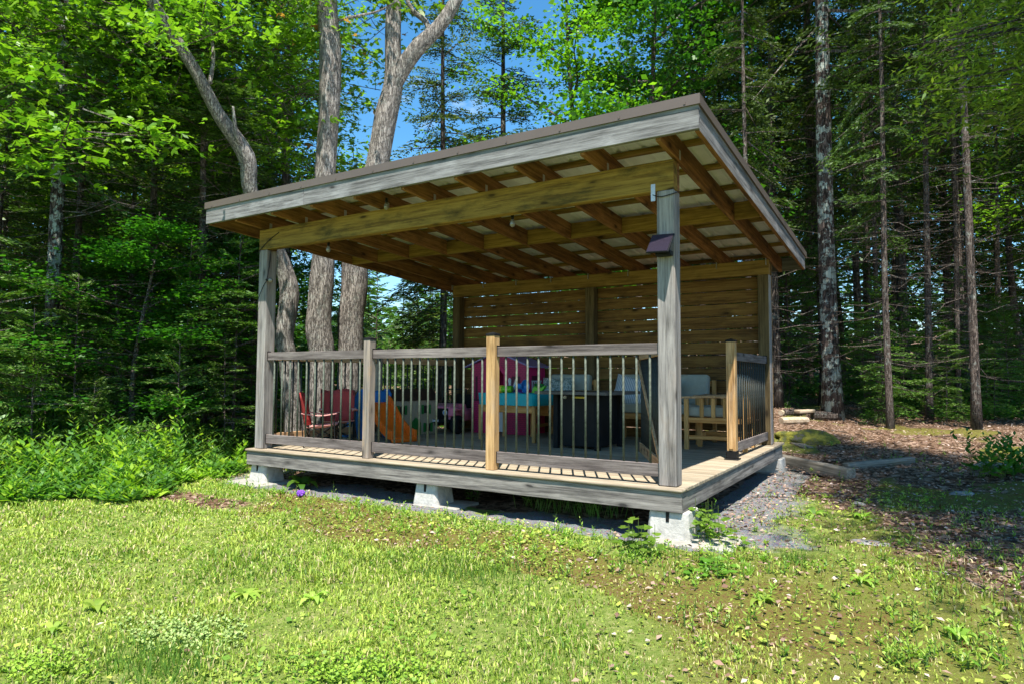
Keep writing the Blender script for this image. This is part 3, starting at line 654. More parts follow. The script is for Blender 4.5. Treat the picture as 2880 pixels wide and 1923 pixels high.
MB().box(-.16, -.10, -.18, .18, .40, .64).build('safety_hood', M['blue'], sd, .02)
# toy cottage
th = empty('toy_cottage', (-4.69, 2.38, 0.002), R(-10), 'small beige toy cottage with dark roof and green shutters beside the orange slide', 'toy house')
MB().box(-.15, .15, -.42, .42, 0, .50).build('wall', M['beige'], th, .01)
MB().prism([(-.19, .49), (.19, .49), (.0, .66)], 1, -.46, .46).build('roof', M['brownr'], th, .01)
for yy, zz in ((-.24, .36), (.2, .36), (-.26, .10), (.24, .10)):
    e = MB().box(.151, .157, yy - .045, yy + .045, zz - .055, zz + .055).build('window', M['brownr'], th)
    for s in (-1, 1): MB().box(.152, .163, yy + s * .066 - .02, yy + s * .066 + .02, zz - .065, zz + .065).build('shutter', M['green'], e)
MB().prism([(-.08, 0), (.10, 0), (.10, .17), (.01, .25), (-.08, .17)], 0, .151, .168).build('door', M['green'], th)
# ride-on car
jp = empty('ride_on_car', (-4.47, 3.18, .002), R(182), 'pink ride-on toy jeep with black grille parked beside the pink playhouse', 'toy car')
# local: +Y is forward
body = MB()
body.prism([(-.50, .17), (.16, .17), (.20, .19), (.42, .20), (.43, .36), (.40, .395), (.05, .43), (-.0, .42), (-.02, .34), (-.34, .34), (-.36, .45), (-.50, .45)], 0, -.225, .225)
body.build('body', M['pink'], jp, .02)
MB().box(-.20, .20, .425, .445, .15, .37).build('grille', M['blackm'], jp, .01)
for k in range(7): MB().box(-.105 + k * .03, -.093 + k * .03, .446, .452, .22, .34).build('grille_slot', M['black'], jp)
for s in (-1, 1):
    m = Matrix.Translation((s * .155, .446, .31)) @ Matrix.Rotation(R(-90), 4, 'X')
    hl = MB().lathe([(0, 0), (.04, 0), (.043, .012), (.034, .018), (0, .018)], 16, mat=m).build('headlight', M['white'], jp, smooth_=True)
    MB().lathe([(0, .0185), (.024, .0185), (.02, .024), (0, .025)], 14, mat=m).build('lens', M['skyblue'], hl)
    MB().prism([(.14, .30), (.22, .385), (.42, .385), (.49, .28), (.47, .26), (.41, .34), (.24, .34), (.17, .27)], 0, s * .225 - .0 if s > 0 else -.33, .33 if s > 0 else -.225).build('fender', M['pink'], jp, .008)
    MB().prism([(-.48, .30), (-.42, .385), (-.22, .385), (-.14, .28), (-.16, .26), (-.24, .34), (-.40, .34), (-.46, .27)], 0, s * .225 if s > 0 else -.33, .33 if s > 0 else -.225).build('fender', M['pink'], jp, .008)
    for yy in (.32, -.32):
        m = Matrix.Translation((s * .275, yy, .135)) @ Matrix.Rotation(R(90), 4, 'Y')
        wl = MB().lathe([(.07, -.055), (.12, -.055), (.135, -.04), (.135, .04), (.12, .055), (.07, .055)], 22, mat=m).build('wheel', M['tyre'], jp, smooth_=True)
        MB().lathe([(0, s * .035), (.03, s * .05), (.06, s * .03), (.07, s * .05), (.07, -.0)], 10, mat=m).build('rim', M['black'], wl)
MB().box(-.25, .25, .45, .50, .16, .215).box(-.07, .07, .44, .46, .12, .2).build('bumper', M['blackm'], jp, .01)
MB().box(-.075, .075, .501, .504, .175, .207).build('number_plate', M['white'], jp)
ws = MB()
for s in (-1, 1): ws.bar((s * .2, .02, .42), (s * .185, -.06, .64), .02, .02)
ws.bar((-.19, -.06, .64), (.19, -.06, .64), .02, .02); ws.bar((-.2, .02, .43), (.2, .02, .43), .02, .02); ws.build('windscreen_frame', M['blackm'], jp)
MB().box(-.19, .19, -.34, -.12, .24, .30).box(-.19, .19, -.38, -.32, .30, .56).build('seat', M['blackm'], jp, .02)
# playhouse
ph = empty('playhouse', (-3.70, 3.50, .002), 0, 'pink brick-pattern plastic playhouse with purple eaves against the plank wall', 'playhouse')
pw_, pd = .48, .28
f = MB()
f.prism([(-pw_, 0), (-.20, 0), (-.20, .86), (-.14, .93), (-.05, .955), (.04, .93), (.10, .86), (.10, 0), (pw_, 0), (pw_, .99), (0, 1.19), (-pw_, .99)], 1, -pd, -pd + .04)
f.build('front_wall', M['pinkbrick'], ph)
MB().box(pw_ - .04, pw_, -pd + .041, pd, 0, .98).box(-pw_, -pw_ + .04, -pd + .041, pd, 0, .98).box(-pw_ + .041, pw_ - .041, pd - .03, pd, 0, .98).build('side_wall', M['magenta'], ph)
MB().prism([(-pw_ - .09, .965), (-pw_ - .09, .985), (0, 1.215), (pw_ + .09, .985), (pw_ + .09, .965), (0, 1.19)], 1, -pd - .05, pd + .0).build('roof', M['purple'], ph)
MB().box(-.40, -.365, -pd - .006, -pd - .001, .50, .84).box(-.43, -.335, -pd - .004, -pd - .0008, .47, .50).build('slit_window', M['magdark'], ph)
MB().box(.24, .38, -pd - .006, -pd - .001, .56, .84).build('window', M['magdark'], ph)
MB().prism([(-.19, .03), (.09, .03), (.09, .40), (-.19, .40)], 1, -pd + .0, -pd + .03).build('lower_door', M['white'], ph, .006)
MB().prism([(-.26, .0), (-.20, .0), (-.20, .86), (-.14, .93), (-.05, .955), (.04, .93), (.10, .86), (.10, 0), (.16, 0), (.16, .89), (.06, .985), (-.05, 1.01), (-.18, .985), (-.26, .89)], 1, -pd - .012, -pd - .0005).build('door_arch', M['magenta'], ph, .004)
MB().prism([(.19, .66), (.215, .63), (.24, .66), (.235, .72), (.245, .79), (.215, .82), (.19, .79), (.2, .72)], 1, -pd - .035, -pd - .007).build('toy_telephone', M['white'], ph, .006)
sw = MB().box(pw_ + .001, pw_ + .006, -.12, .12, .60, .85).build('side_window', M['magdark'], ph)
m = MB()
for k in range(5): m.box(pw_ + .007, pw_ + .02, -.13 + k * .06, -.115 + k * .06, .62, .76)
m.box(pw_ + .007, pw_ + .022, -.14, .14, .76, .78).build('window_guard', M['white'], sw)
# table with turquoise tray
tb = empty('play_table', (-2.98, 2.62, .002), R(-4), 'low orange-brown wooden table carrying a turquoise tray', 'table')
for sx in (-1, 1):
    for sy in (-1, 1): MB().box(-.022, .022, -.022, .022, 0, .45).build('leg', M['furnz'], tb, .003).location = (sx * .43, sy * .27, 0)
for y0 in (-.29, .27): board('apron', M['furn'], tb, -.405, .405, y0, y0 + .02, .37, .449)
MB().box(-.45, .45, -.30, .30, .4495, .462).build('tabletop', M['furn'], tb, .003)
ty = empty('sand_tray', (-2.98, 2.60, .4655), R(-4), 'turquoise plastic sand tray with red round emblem on the wooden table', 'toy tray')
def rrect(hx, hy, r, n=6):
    P = []
    for cx, cy, a0 in ((hx - r, hy - r, 0), (-hx + r, hy - r, 90), (-hx + r, -hy + r, 180), (hx - r, -hy + r, 270)):
        for k in range(n + 1): a = R(a0 + 90 * k / n); P.append((cx + r * math.cos(a), cy + r * math.sin(a)))
    return P
o_ = rrect(.47, .34, .12); i_ = rrect(.445, .315, .1); n = len(o_); ob = rrect(.455, .325, .12)
vs = [(*p, 0) for p in ob] + [(*p, .155) for p in o_] + [(*p, .155) for p in i_] + [(*p, .03) for p in i_]
fs = [tuple(range(n))[::-1], tuple(range(3 * n, 4 * n))] + [(a * n + k, a * n + (k + 1) % n, (a + 1) * n + (k + 1) % n, (a + 1) * n + k) for a in range(3) for k in range(n)]
MB().add(vs, fs).build('basin', M['teal'], ty, .004)
m = Matrix.Translation((-.12, -.333, .085)) @ Matrix.Rotation(R(90), 4, 'X')
em = MB().lathe([(0, 0), (.026, 0), (.026, .004), (0, .0045)], 20, mat=m).build('emblem', M['red'], ty)
MB().lathe([(.0265, .0), (.031, .0), (.031, .003), (.0265, .003)], 20, mat=m).build('emblem_ring', M['white'], em)
MB().prism([(-.014, -.008), (.012, -.014), (.008, .004), (.014, .016), (-.004, .010)], 2, .0052, .0062).build('emblem_mark', M['white'], em).matrix_local = m
def toy(name, label, mat, mb, loc, rot=(0, 0, 0), parts=()):
    o = mb.build(name, mat, None, .002, smooth_=False); o.location = loc; o.rotation_euler = rot; tag(o, label, 'toy', 'toys heaped on the turquoise tray'); return o
T0 = Vector((-2.98, 2.60, .6245))
tu = toy('toy_tube', 'green and white toy tube with a yellow band lying on the turquoise tray', M['lime'], MB().lathe([(0, -.17), (.045, -.17), (.045, .12), (0, .12)], 14), T0 + Vector((-.08, -.22, .047)), (0, R(90), R(6)))
MB().lathe([(.046, -.05), (.052, -.05), (.052, -.02), (.046, -.02)], 14).build('band', M['yellow'], tu); MB().lathe([(0, -.21), (.048, -.21), (.05, -.171), (0, -.171)], 14).build('end_cap', M['white'], tu)
toy('toy_funnel', 'blue plastic funnel lying on its side on the turquoise tray', M['skyblue'], MB().lathe([(.02, -.13), (.035, -.09), (.04, -.02), (.085, .03), (.09, .035), (.082, .035), (.035, -.015), (.015, -.13)], 16), T0 + Vector((.20, -.2, .088)), (0, R(90), R(-8)))
toy('toy_scoop', 'lime green plastic scoop at the right end of the turquoise tray', M['lime'], MB().prism([(-.07, 0), (.05, 0), (.12, .10), (.03, .06), (-.04, .09)], 1, -.06, .06), T0 + Vector((.33, -.05, .0)), (0, 0, R(15)))
toy('toy_bucket', 'dark green toy bucket at the back of the turquoise tray', M['green'], MB().lathe([(0, 0), (.055, 0), (.07, .12), (.062, .12), (.05, .01), (0, .01)], 14), T0 + Vector((.26, .12, 0)))
toy('toy_flower', 'violet plastic toy piece heaped behind the green tube', M['violet'], MB().lathe([(0, 0), (.10, .0), (.11, .04), (.05, .09), (0, .1)], 7), T0 + Vector((-.14, -.03, .0)))
toy('toy_rod', 'white toy rod sticking up among the tray toys', M['white'], MB().tube([(0, 0, 0), (.04, 0, .14)], [.022, .014], 8), T0 + Vector((-.02, -.08, .04)))
toy('toy_bowl', 'violet toy bowl tilted behind the blue funnel', M['violet'], MB().lathe([(0, 0), (.06, .01), (.09, .06), (.08, .06), (.05, .02), (0, .015)], 14), T0 + Vector((.12, -.02, .03)), (R(50), 0, 0))
# fire table
ft = empty('fire_table', (-1.80, 2.28, .002), R(-2), 'black boxy gas fire table with weathered grey top', 'fire table')
MB().box(-.25, .25, -.28, .28, .03, .625).build('cabinet', M['black'], ft, .006)
for sx in (-1, 1):
    for sy in (-1, 1): MB().box(sx * .268 - .03, sx * .268 + .03, sy * .298 - .03, sy * .298 + .03, 0, .628).build('corner_post', M['blackm'], ft, .004)
MB().box(-.47, .47, -.47, .47, .629, .665).build('tabletop', M['greytop'], ft, .004)
MB().lathe([(0, .666), (.16, .666), (.17, .672), (0, .673)], 20).build('burner_lid', M['brass'], ft)
MB().box(-.06, .10, -.292, -.2815, .585, .605).build('label_plate', M['yellow'], ft)
MB().lathe([(0, 0), (.02, 0), (.016, .02), (0, .022)], 12, mat=Matrix.Translation((-.16, -.281, .595)) @ Matrix.Rotation(R(90), 4, 'X')).build('control_knob', M['white'], ft)
# seats
def cushion(name, mat, parent, cx, cy, cz, sx, sy, sz, rot=(0, 0, 0), b=.035):
    o = MB().box(-sx / 2, sx / 2, -sy / 2, sy / 2, -sz / 2, sz / 2).build(name, mat, parent, min(b, sz * .45), recalc=False)
    o.modifiers['bevel'].segments = 4; o.location = (cx, cy, cz); o.rotation_euler = rot; return o
def pillow(name, mat, label, loc, sx, sz, rot):
    m = MB(); n = 10; vs = []
    for s in (1, -1):
        for j in range(n + 1):
            for i in range(n + 1):
                u = i / n * 2 - 1; v = j / n * 2 - 1; t = max(0, (1 - u ** 4) * (1 - v ** 4)) ** .6
                k = 1 - .08 * (1 - abs(v)) * abs(u) ** 3; q = 1 - .08 * (1 - abs(u)) * abs(v) ** 3
                vs.append((u * sx / 2 * k, s * t * .07, v * sz / 2 * q))
    N = (n + 1) ** 2; fs = []
    for s in (0, 1):
        for j in range(n):
            for i in range(n):
                a = s * N + j * (n + 1) + i; q = (a, a + 1, a + n + 2, a + n + 1); fs.append(q if s else q[::-1])
    o = m.add(vs, fs).build(name, mat, None, smooth_=True); o.location = loc; o.rotation_euler = rot; return tag(o, label, 'pillow', None)
def seat(name, label, cat, loc, rz_, w_, d_, ncush=1, back=.80):
    e = empty(name, loc, rz_, label, cat)
    for sx in (-1, 1):
        x = sx * (w_ / 2 - .025)
        MB().box(-.025, .025, -.025, .025, 0, .585).build('leg', M['furnz'], e, .004).location = (x, -d_ / 2 + .025, 0)
        MB().box(-.025, .025, -.025, .025, 0, back).build('leg', M['furnz'], e, .004).location = (x, d_ / 2 - .025, 0)
        a = MB().add([(x - .035, -d_ / 2 - .03, .587), (x + .035, -d_ / 2 - .03, .587), (x + .035, 0, .60), (x - .035, 0, .60), (x + .035, d_ / 2 - .055, .59), (x - .035, d_ / 2 - .055, .59)] + [(x - .035, -d_ / 2 - .03, .612), (x + .035, -d_ / 2 - .03, .612), (x + .035, 0, .628), (x - .035, 0, .628), (x + .035, d_ / 2 - .055, .615), (x - .035, d_ / 2 - .055, .615)],
                     [(0, 3, 2, 1), (3, 5, 4, 2), (6, 7, 8, 9), (9, 8, 10, 11), (0, 1, 7, 6), (1, 2, 8, 7), (2, 4, 10, 8), (4, 5, 11, 10), (5, 3, 9, 11), (3, 0, 6, 9)]).build('armrest', M['gatew'], e, .004)
        for y in (-.17, -.04, .09): MB().box(-.011, .011, -.022, .022, .375, .592).build('arm_slat', M['furnz'], e, .002).location = (x, y + .02, 0)
        for zz, hh in ((.31, .06), (.12, .045)):
            o = MB().box(-d_ / 2 + .05, d_ / 2 - .05, -.013, .013, 0, hh).build('side_rail', M['furn'], e, .003, recalc=False); o.location = (x, 0, zz); o.rotation_euler.z = R(90)
    for y0 in (-d_ / 2 + .012, d_ / 2 - .038): board('seat_rail', M['furn'], e, -w_ / 2 + .05, w_ / 2 - .05, y0, y0 + .026, .30, .37)
    board('back_rail', M['furn'], e, -w_ / 2 + .05, w_ / 2 - .05, d_ / 2 - .038, d_ / 2 - .012, back - .08, back - .01)
    n_ = int(w_ / .11)
    for k in range(n_): MB().box(-.02, .02, -.008, .008, .371, back - .081).build('back_slat', M['furnz'], e, .002).location = (-w_ / 2 + .1 + k * (w_ - .2) / max(n_ - 1, 1), d_ / 2 - .025, 0)
    cw = (w_ - .12) / ncush
    for k in range(ncush):
        cx = -w_ / 2 + .06 + cw * (k + .5)
        cushion('seat_cushion', M['cushion'], e, cx, -.03, .435, cw - .01, d_ - .1, .12)
        cushion('back_cushion', M['cushion'], e, cx, d_ / 2 - .13, .67, cw - .01, .13, .40, (R(-10), 0, 0))
    return e
seat('armchair', 'teak armchair with slatted arms and grey cushions just behind the gate post', 'armchair', (-.44, 3.03, .002), R(-86), .66, .70)
seat('sofa', 'two-seat teak sofa with grey cushions against the plank wall', 'sofa', (-1.32, 3.42, .002), 0, 1.30, .72, 2)
seat('armchair', 'teak armchair with grey cushions between fire table and pink playhouse', 'armchair', (-2.70, 3.42, .002), R(4), .74, .70)
pillow('pillow', M['stripep'], 'blue and white striped pillow leaning at the sofa left end', (-1.66, 3.26, .66), .42, .40, (R(-24), R(12), R(14)))
pillow('pillow', M['pillow'], 'plain cream pillow on the sofa beside the striped one', (-1.22, 3.30, .65), .42, .36, (R(-28), R(-4), R(-8)))
pillow('pillow', M['leafp'], 'grey leaf-patterned pillow on the armchair beside the playhouse', (-2.74, 3.26, .66), .48, .36, (R(-24), 0, R(5)))
# extras outside: slabs, timbers, wood, boulder
def slabbox(name, label, cat, x, y, z, sx, sy, sz, rz_=0, mat='slab', rx=0, group=None, bevel=.008):
    o = MB().box(-sx / 2, sx / 2, -sy / 2, sy / 2, -sz / 2, sz / 2).build(name, M[mat], None, bevel); o.location = (x, y, z); o.rotation_euler = (rx, 0, rz_); return tag(o, label, cat, group)
slabbox('paving_slab', 'grey paving slab under the front right pier', 'slab', .10, .10, -.405, .66, .52, .05, R(5))
slabbox('paving_slab', 'pale paving slab under the back right pier', 'slab', .02, 4.05, -.375, .62, .5, .05, R(-4))
slabbox('paving_slab', 'flat slab under the front left pier', 'slab', -4.88, .06, -.398, .62, .50, .05, R(-8))
slabbox('paving_slab', 'small slab under the middle front pier', 'slab', -2.3, .16, -.400, .5, .4, .05, R(3))

# ------------------------------------------------------------------ TREES
def rotz(P, a):
    c, s = np.cos(a), np.sin(a); return np.stack([P[:, 0] * c - P[:, 1] * s, P[:, 0] * s + P[:, 1] * c, P[:, 2]], 1)
def spray_template(nt=15, dens=1.0, size=.085, flat=.35):
    """needle sprigs of a conifer branch of unit length along +x: P, D, N"""
    P = []; Dd = []; cv = rs.uniform(.02, .34)
    for k in range(nt):
        t = .12 + .88 * (k + rs.rand() * .6) / nt
        for s in (-1, 1):
            L = (1 - t) * .42 + .07 + rs.rand() * .05; a = R(rs.uniform(42, 66)) * s
            m = max(2, int(L / .035 * dens)); q = np.linspace(.05, 1, m)
            dx, dy = math.cos(a), math.sin(a); dz = -.25 * L
            px = t + q * L * dx; py = q * L * dy; pz = -cv * t * t + q * q * dz + .05 + rs.randn() * .02
            for j in range(m):
                for ss in (-1, 1):
                    b = a + ss * R(rs.uniform(20, 55)); P.append((px[j], py[j], pz[j])); Dd.append((math.cos(b), math.sin(b), rs.uniform(-.35, .15)))
    for j in range(int(14 * dens)):
        t = j / 14 / dens
        for ss in (-1, 1): P.append((t, 0, -cv * t * t + .05)); b = ss * R(40); Dd.append((math.cos(b), math.sin(b), rs.uniform(-.3, .1)))
    return np.array(P), np.array(Dd)
TPL = [spray_template(rs.randint(9, 13), .8) for _ in range(6)]
def conifer(name, Ht, r0, zc, Lmax, nb, bark, mat, c0, c1, spr=.10, wdt=.034, dead=26, lean=.0, shape=.75, tipc=None, droop=.25, loc=(0, 0, 0)):
    """thing > trunk, crown, bare_branches"""
    root = empty(name, loc)
    n = 14; pts = []; rad = []
    wob = rs.randn(2) * .05; ph = rs.rand() * 6
    cx = lambda z: (lean * z + wob[0] * math.sin(z * .5 + ph), wob[1] * math.sin(z * .4 + ph * 2))
    for k in range(n + 1):
        z = Ht * (k / n) ** 1.15; c = cx(z); pts.append((c[0], c[1], z - .25 if k == 0 else z)); rad.append(max(.006, r0 * (1 - (z / Ht)) ** .8 * (1.35 if k == 0 else 1)))
    MBt = MB().tube(pts, rad, 9, flute=.10)
    P = []; Dv = []; Sc = []; stems = MB(); Cz = []
    for i in range(nb):
        f = (i + rs.rand()) / nb; z = zc + (Ht - zc) * f ** .92
        if z > Ht * .985: continue
        L = Lmax * ((1 - f) ** shape) * rs.uniform(.4, 1.2) + .12
        if f < .12: L *= .55 + f * 3.5
        a = rs.rand() * 6.283; up = R(-10 + 45 * f + rs.randn() * 13) - droop * (1 - f)
        tp, td = TPL[rs.randint(6)]
        keep = rs.rand(len(tp)) < min(1, .35 + L / 2.2)
        p = tp[keep] * L; d = td[keep].copy(); c_, s_ = math.cos(up), math.sin(up)
        p = np.stack([p[:, 0] * c_ - p[:, 2] * s_, p[:, 1], p[:, 0] * s_ + p[:, 2] * c_], 1)
        d = np.stack([d[:, 0] * c_ - d[:, 2] * s_, d[:, 1], d[:, 0] * s_ + d[:, 2] * c_], 1)
        p = rotz(p, a); d = rotz(d, a); c = cx(z); p = p + np.array([c[0], c[1], z])
        P.append(p); Dv.append(d); Sc.append(np.full(len(p), min(1.15, .55 + L * .4)))
        e = np.array([math.cos(a) * c_ * L, math.sin(a) * c_ * L, s_ * L - .10 * L]) * .93
        rr = .008 + .010 * L
        stems.tube([(c[0], c[1], z), (c[0] + e[0] * .5, c[1] + e[1] * .5, z + e[2] * .5 + .02 * L), (c[0] + e[0], c[1] + e[1], z + e[2])], [rr, rr * .6, .002], 3, cap=False)
    for i in range(dead):
        z = rs.uniform(.8, zc + 1.0); a = rs.rand() * 6.283; L = rs.uniform(.3, 1.0) * min(1.6, Lmax); c = cx(z); dz = rs.uniform(-.25, .12) * L
        q = [(c[0], c[1], z)]
        for t in (.35, .7, 1): q.append((c[0] + math.cos(a + .15 * rs.randn()) * L * t, c[1] + math.sin(a + .15 * rs.randn()) * L * t, z + dz * t + .06 * rs.randn()))
        stems.tube(q, [.009, .007, .005, .002], 3, cap=False)
        for _ in range(4):
            k = rs.randint(1, 4); b = a + rs.choice([-1, 1]) * rs.uniform(.5, 1.1); l2 = L * rs.uniform(.15, .4); s0 = q[k]
            stems.tube([s0, (s0[0] + math.cos(b) * l2, s0[1] + math.sin(b) * l2, s0[2] + rs.uniform(-.12, .1) * l2)], [.004, .0015], 3, cap=False)
    MBt.build('trunk', bark, root, smooth_=True, recalc=False)
    if stems.v: stems.build('bare_branches', M['barkthin'], root, recalc=False)
    P = np.concatenate(P); Dv = np.concatenate(Dv); S = np.concatenate(Sc)
    N = np.tile([0, 0, 1.], (len(P), 1)) + rnd(len(P), .8)
    V, F = leaves(P, Dv, N, spr * S * rs.uniform(.7, 1.25, len(P)), wdt * S)
    C = tintcols(len(P), c0, c1, other=tipc, p=.22 if tipc else 0)
    quads('crown', V, F, C, mat, root)
    return root
def broadleaf(name, Ht, r0, zc, Rc, nl, bark, c0, c1, leaf=.085, loc=(0, 0, 0), lobes=1, clump=.34, other=None, p=0, trunk=None, nlimb=16):
    root = empty(name, loc)
    m = MB(); n = 10; ph = rs.rand() * 6; w_ = rs.uniform(.1, .3)
    cx = lambda z: (w_ * math.sin(z * .45 + ph) - w_ * math.sin(ph), w_ * math.cos(z * .38 + ph) - w_ * math.cos(ph))
    pts = [(*cx(Ht * .95 * k / n), Ht * .95 * k / n - (.25 if k == 0 else 0)) for k in range(n + 1)]
    m.tube(pts, [max(.01, r0 * (1 - k / n) ** .7 * (1.25 if k == 0 else 1)) for k in range(n + 1)], 9, flute=.1)
    cl = []
    for i in range(nlimb):
        f = (i + rs.rand()) / nlimb; z = zc + (Ht * .9 - zc) * f; a = i * 2.4 + rs.randn() * .4
        L = Rc * (math.sin(math.pi * min(1, .25 + f * .75)) ** .6) * rs.uniform(.6, 1.1); c = cx(z); up = rs.uniform(.15, .75)
        q = [Vector((c[0], c[1], z))]
        for t in (.3, .6, 1.0): q.append(Vector((c[0] + math.cos(a) * L * t + rs.randn() * .08, c[1] + math.sin(a) * L * t + rs.randn() * .08, z + up * L * t ** .8)))
        m.tube(q, [.05 * r0 / .12, .03, .018, .006], 5, cap=False)
        for t in np.linspace(.3, 1.0, 6):
            k = min(2, int(t * 3)); b0 = q[0].lerp(q[3], t)
            for _ in range(2):
                b = a + rs.choice([-1, 1]) * rs.uniform(.4, 1.4); l2 = L * rs.uniform(.15, .45); e = b0 + Vector((math.cos(b) * l2, math.sin(b) * l2, rs.uniform(-.1, .5) * l2))
                m.tube([b0, e], [.010, .003], 3, cap=False); cl.append(np.array(e)); cl.append(np.array(b0.lerp(e, .6)))
    cl = np.array(cl); k = rs.randint(len(cl), size=nl); off = rnd(nl) * np.array([clump, clump, clump * .45]); P = cl[k] + off
    build_leaves(root, P, c0, c1, leaf, lobes, other, p)
    m.build('trunk', bark, root, smooth_=True, recalc=False)
    return root
def build_leaves(root, P, c0, c1, leaf, lobes, other, p, name='crown', mat=None, up=.55):
    nl = len(P); a = rs.rand(nl) * 6.283
    Dv = np.stack([np.cos(a), np.sin(a), rs.uniform(-.7, .1, nl)], 1); N = np.tile([0.1, -.2, 1.], (nl, 1)) + rnd(nl, up); L = leaf * np.clip(np.exp(rs.randn(nl) * .32), .4, 1.8)
    if lobes == 1:
        V, F = leaves(P, Dv, N, L, L * .72, .42); C = tintcols(nl, c0, c1, other=other, p=p)
    else:
        S = nrm(np.cross(nrm(Dv), N)); Vs = []; base = tintcols(nl, c0, c1, 1, other=other, p=p)
        for ang, ls in ((0, 1), (.85, .82), (-.85, .82)):
            d = nrm(Dv) * math.cos(ang) + S * math.sin(ang); v, _ = leaves(P, d, N, L * ls, L * .42, .5); Vs.append(v.reshape(nl, 4, 3))
        V = np.concatenate(Vs, 1).reshape(-1, 3); F = np.arange(len(V)).reshape(-1, 4); C = np.repeat(base, 12, 0)
    return quads(name, V, F, C, mat or M['leaf'], root)

# greens (albedo)
NG0, NG1 = (.028, .060, .014), (.085, .145, .024)
YG0, YG1 = (.07, .12, .014), (.18, .25, .03)
LG0, LG1 = (.07, .19, .012), (.20, .35, .022)
DG0, DG1 = (.03, .11, .016), (.07, .19, .025)
protos = {}
protos['sA'] = conifer('spruce_tree', 15, .13, 2.6, 2.1, 95, M['barks'], M['needle'], NG0, NG1, dead=30, loc=(0, 500, 0))
protos['sB'] = conifer('spruce_tree', 17, .14, 5.0, 2.2, 90, M['barks'], M['needle'], NG0, YG0, dead=46, loc=(0, 500, 0))
protos['sC'] = conifer('spruce_tree', 13, .085, 3.4, 1.5, 75, M['barkthin'], M['needle'], NG0, NG1, dead=44, loc=(0, 500, 0), lean=.01)
protos['sD'] = conifer('spruce_tree', 14, .10, 1.4, 1.9, 110, M['barks'], M['needle'], NG0, YG0, dead=12, loc=(0, 500, 0), tipc=YG1)
protos['sE'] = conifer('spruce_tree', 16, .075, 6.0, 1.5, 70, M['barkthin'], M['needle'], NG0, NG1, dead=60, loc=(0, 500, 0), lean=-.012)
protos['sF'] = conifer('spruce_tree', 12, .09, .9, 2.1, 120, M['barks'], M['needle'], (.03, .065, .014), YG1, dead=6, loc=(0, 500, 0), tipc=(.12, .18, .03))
protos['bA'] = broadleaf('broadleaf_tree', 13, .11, 3.0, 3.0, 15000, M['barkthin'], LG0, LG1, .105, (0, 500, 0))
protos['bB'] = broadleaf('broadleaf_tree', 11, .08, 1.8, 2.4, 13000, M['barkthin'], DG0, LG0, .10, (0, 500, 0))
protos['bC'] = broadleaf('broadleaf_tree', 14, .10, 4.0, 3.0, 15000, M['barkthin'], LG0, (.15, .26, .022), .105, (0, 500, 0))
protos['fA'] = conifer('fir_sapling', 2.2, .016, .08, .75, 34, M['barkthin'], M['fir'], (.06, .15, .022), (.14, .27, .04), spr=.075, wdt=.022, dead=0, droop=-.15, loc=(0, 500, 0), tipc=(.12, .22, .04))
protos['fB'] = conifer('fir_sapling', 1.5, .013, .05, .65, 28, M['barkthin'], M['fir'], (.05, .12, .02), (.12, .24, .04), spr=.07, wdt=.02, dead=0, droop=-.2, loc=(0, 500, 0), tipc=(.14, .24, .04))
protos['fC'] = conifer('fir_sapling', 3.2, .024, .2, 1.1, 44, M['barkthin'], M['fir'], (.055, .13, .022), (.13, .25, .035), spr=.08, wdt=.022, dead=2, droop=-.05, loc=(0, 500, 0), tipc=(.10, .18, .03))
PK = {k: kids(v) for k, v in protos.items()}
used = set()
def tree(kind, x, y, s=1.0, label=None, group=None, cat='tree', z=None, rz_=None, sz=None, bark=None):
    if kind not in used and not bark: used.add(kind); o = protos[kind]
    else: o = copy_tree(protos[kind], PK[kind])
    o.location = (x, y, float(H(x, y)) - .05 if z is None else z); o.rotation_euler = (0, 0, rs.rand() * 6.28 if rz_ is None else rz_); o.scale = (s, s, sz or s)
    if bark:
        for c in (kids(o)):
            if c.name.startswith('trunk'): c.data = c.data.copy(); c.data.materials[0] = bark
    for kk in ('label', 'group', 'category'):
        if kk in o: del o[kk]
    return tag(o, label, cat, group)
def custom_tree(name, pts, rads, label, n=16, branches=(), bark=None):
    root = empty(name, tuple(pts[0]), 0, label, 'tree'); o0 = Vector(pts[0])
    def dens(p, r):
        P = [Vector(a) for a in p]; out = []; ro = []
        for i in range(len(P) - 1):
            a = P[max(i - 1, 0)]; b = P[i]; c = P[i + 1]; d = P[min(i + 2, len(P) - 1)]
            for k in range(8):
                t = k / 8; out.append(.5 * ((2 * b) + (-a + c) * t + (2 * a - 5 * b + 4 * c - d) * t * t + (-a + 3 * b - 3 * c + d) * t ** 3) - o0); ro.append(r[i] + (r[i + 1] - r[i]) * t)
        out.append(P[-1] - o0); ro.append(r[-1]); return out, ro
    m = MB(); a, b = dens(pts, rads); m.tube(a, b, n, flute=.13)
    for bp, br in branches: a, b = dens(bp, br); m.tube(a, b, 12, flute=.10)
    m.build('trunk', bark or M['barkm'], root, smooth_=True, recalc=False)
    return root
def px(u, v, d): p = at(u, v, d); return (p.x, p.y, p.z)
d1, d2, d3 = 10.2, 10.4, 10.7
def gnd(u, d): x, y, z = D(u, d); return (x, y, z - .2)
